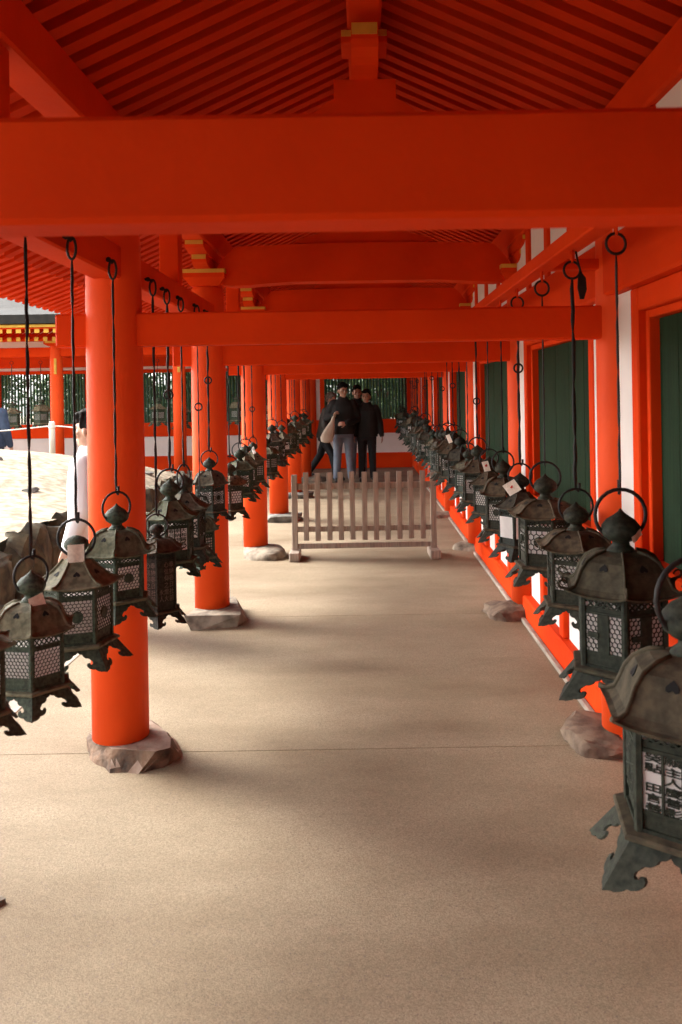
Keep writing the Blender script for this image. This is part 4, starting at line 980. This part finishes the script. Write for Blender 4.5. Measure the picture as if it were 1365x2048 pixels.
    for d_ in (-1, 1):
        k_, a_ = legp[d_]; a2 = (a_[0], a_[1] - 0.005, a_[2] + 0.0)
        limb(b, [(d_ * 0.092, ly(0.9), 0.86), k_, a2], [0.098, 0.075, 0.064])
    remesh(b, 'trousers', legs, t, 0.014, 3)
    # shoes
    for d_ in (-1, 1):
        k_, a_ = legp[d_]; b = MB(); x, y_, z = a_; z0 = z - 0.09
        b.tube([(x, y_ + 0.075, z0 + 0.035), (x, y_ + 0.02, z0 + 0.048), (x + d_ * 0.005, y_ - 0.07, z0 + 0.043), (x + d_ * 0.012, y_ - 0.14, z0 + 0.034), (x + d_ * 0.014, y_ - 0.185, z0 + 0.026)], [(0.032, 0.030), (0.04, 0.046), (0.046, 0.042), (0.046, 0.032), (0.026, 0.018)], 12)
        b.tube([(x, y_ + 0.01, z0 + 0.04), (x, y_ + 0.01, z0 + 0.10)], [0.042, 0.046], 12)
        remesh(b, 'shoe', shoe, t, 0.012, 2)
    # jacket or shirt
    b = MB(); g_ = build
    loft(b, [(0, ly(z), z, rx * g_, ry * g_) for z, rx, ry in ((topz, 0.190, 0.138), (topz + 0.08, 0.190, 0.138), (1.06, 0.182, 0.132), (1.22, 0.190, 0.135), (1.36, 0.196, 0.125), (1.43, 0.165, 0.105), (1.48, 0.095, 0.085), (1.515, 0.076, 0.076))])
    for d_ in (-1, 1):
        e, w = arms[d_]; e_, w_ = Vector(e), Vector(w); w2 = w_ - (w_ - e_).normalized() * 0.015
        limb(b, [(d_ * 0.165, ly(1.40), 1.395), e, w2], [0.082 * g_, 0.066 * g_, 0.050])
    if collar: b.tube([(0.072 * math.cos(R(30 * k - 60)), ly(1.51) + 0.075 * math.sin(R(30 * k - 60)), 1.515) for k in range(11)], 0.021, 8)
    if longtop: loft(b, [(0, 0, z, rx, ry) for z, rx, ry in ((topz - 0.28, 0.215, 0.15), (topz, 0.20, 0.145), (topz + 0.1, 0.19, 0.138))])
    remesh(b, 'shirt' if top == 'shirt' else 'jacket', top, t, 0.012, 3)
    return t

# visitors by the far end
PYY = 15.5
px = lambda p_, y_: (p_ - PX) * y_ / FPX
m1 = person((px(686, PYY), PYY, 0), 1.79, R(4), 'visitor in dark jacket and faded blue jeans, one hand raised holding a cream tote bag', 'jacket', 'jeans', arms={-1: ((-0.30, 0.06, 1.14), (-0.17, -0.16, 1.20)), 1: ((0.27, 0.02, 1.12), (0.04, -0.22, 1.05))},
            hands={-1: ((0.3, -0.5, 0.5), (0.3, 0.2, -1), 1.2), 1: ((-0.8, -0.25, 0.05), (0, 1, -0.4), 0.7)}, headrot=(R(22), R(6)), build=1.08, legp={-1: ((-0.11, -0.02, 0.50), (-0.13, 0.02, 0.09)), 1: ((0.10, -0.04, 0.50), (0.13, -0.02, 0.09))})
b = MB()
TX = Vector((px(660, PYY), PYY - 0.20, 0))
loft(b, [(TX.x + dx, TX.y, z, rx, ry) for dx, z, rx, ry in ((-0.06, 0.735, 0.05, 0.03), (-0.06, 0.76, 0.105, 0.05), (-0.05, 0.84, 0.125, 0.058), (-0.02, 0.94, 0.105, 0.052), (0.02, 1.05, 0.065, 0.04), (0.055, 1.14, 0.032, 0.03), (0.075, 1.22, 0.024, 0.024))])
tb = thing('tote_bag', (TX.x, TX.y, 0.73), 'limp cream canvas tote bag hanging from the raised hand of the visitor in jeans', 'bag')
o = remesh(b, 'bag_body', 'canvas', None, 0.012, 3); o.parent = tb; o.location = (-TX.x, -TX.y, -0.73)
b = MB().tube([(TX.x + 0.07, TX.y, 1.19), (TX.x + 0.085, TX.y - 0.01, 1.235), (TX.x + 0.105, TX.y, 1.245), (TX.x + 0.095, TX.y + 0.02, 1.20)], 0.012, 8); o = b.build('strap', 'canvas', tb); o.location = (-TX.x, -TX.y, -0.73)
person((px(733, PYY), PYY + 0.12, 0), 1.665, R(-3), 'visitor all in black with arms down, standing beside the tote bag carrier', 'jacket', 'black_cloth', arms={-1: ((-0.25, 0.03, 1.12), (-0.25, -0.05, 0.88)), 1: ((0.25, 0.03, 1.12), (0.29, -0.05, 0.88))}, headrot=(R(-8), 0), build=1.12)
person((px(714, PYY), PYY + 0.75, 0), 1.75, R(0), 'visitor mostly hidden behind the two in front, only face and legs showing', 'jacket', 'jeans', headrot=(R(10), 0))
person((px(645, PYY), PYY + 0.55, 0), 1.62, R(70), 'bending visitor in dark clothes striding with a grey coat beside the corner column', 'jacket_grey', 'black_cloth', hair='hair_grey', lean=0.22 * -1, arms={-1: ((-0.24, -0.12, 1.12), (-0.20, -0.22, 0.92)), 1: ((0.26, 0.10, 1.12), (0.26, 0.10, 0.88))},
       legp={-1: ((-0.10, -0.20, 0.52), (-0.11, -0.30, 0.09)), 1: ((0.10, 0.14, 0.50), (0.11, 0.42, 0.12))}, headrot=(0, R(10)), build=1.1)
# man in white seen past the nearest column, and a distant one in navy
person((-1.83, 5.75, -0.27), 1.74, R(-95), 'man in a loose white robe seen from the side behind the nearest column', 'shirt', 'navy', headrot=(R(-10), 0), build=1.12, topz=0.9, collar=True)
person((-5.97, 13.7, -0.05), 1.80, R(170), 'distant person in a navy jacket at the picture edge above the mound', 'navy', 'navy', hair='hair', build=1.1)
# black tag on a bar hook
tg = thing('black_tag', (0.835, 3.2, 1.955), 'small black leaf-shaped plate hooked beside a lantern ring under the bar', 'tag')
MB().prism([(0, 0.05), (0.016, 0.03), (0.019, -0.014), (0.008, -0.05), (-0.006, -0.05), (-0.015, -0.008), (-0.012, 0.034)], lambda u, v, t_: (u, t_, v), -0.004, 0.004).build('plate', 'iron', tg)
MB().tube([(0, 0, 0.045), (-0.014, 0, 0.10), (-0.02, 0, 0.135)], 0.004, 6).build('hook', 'iron', tg)
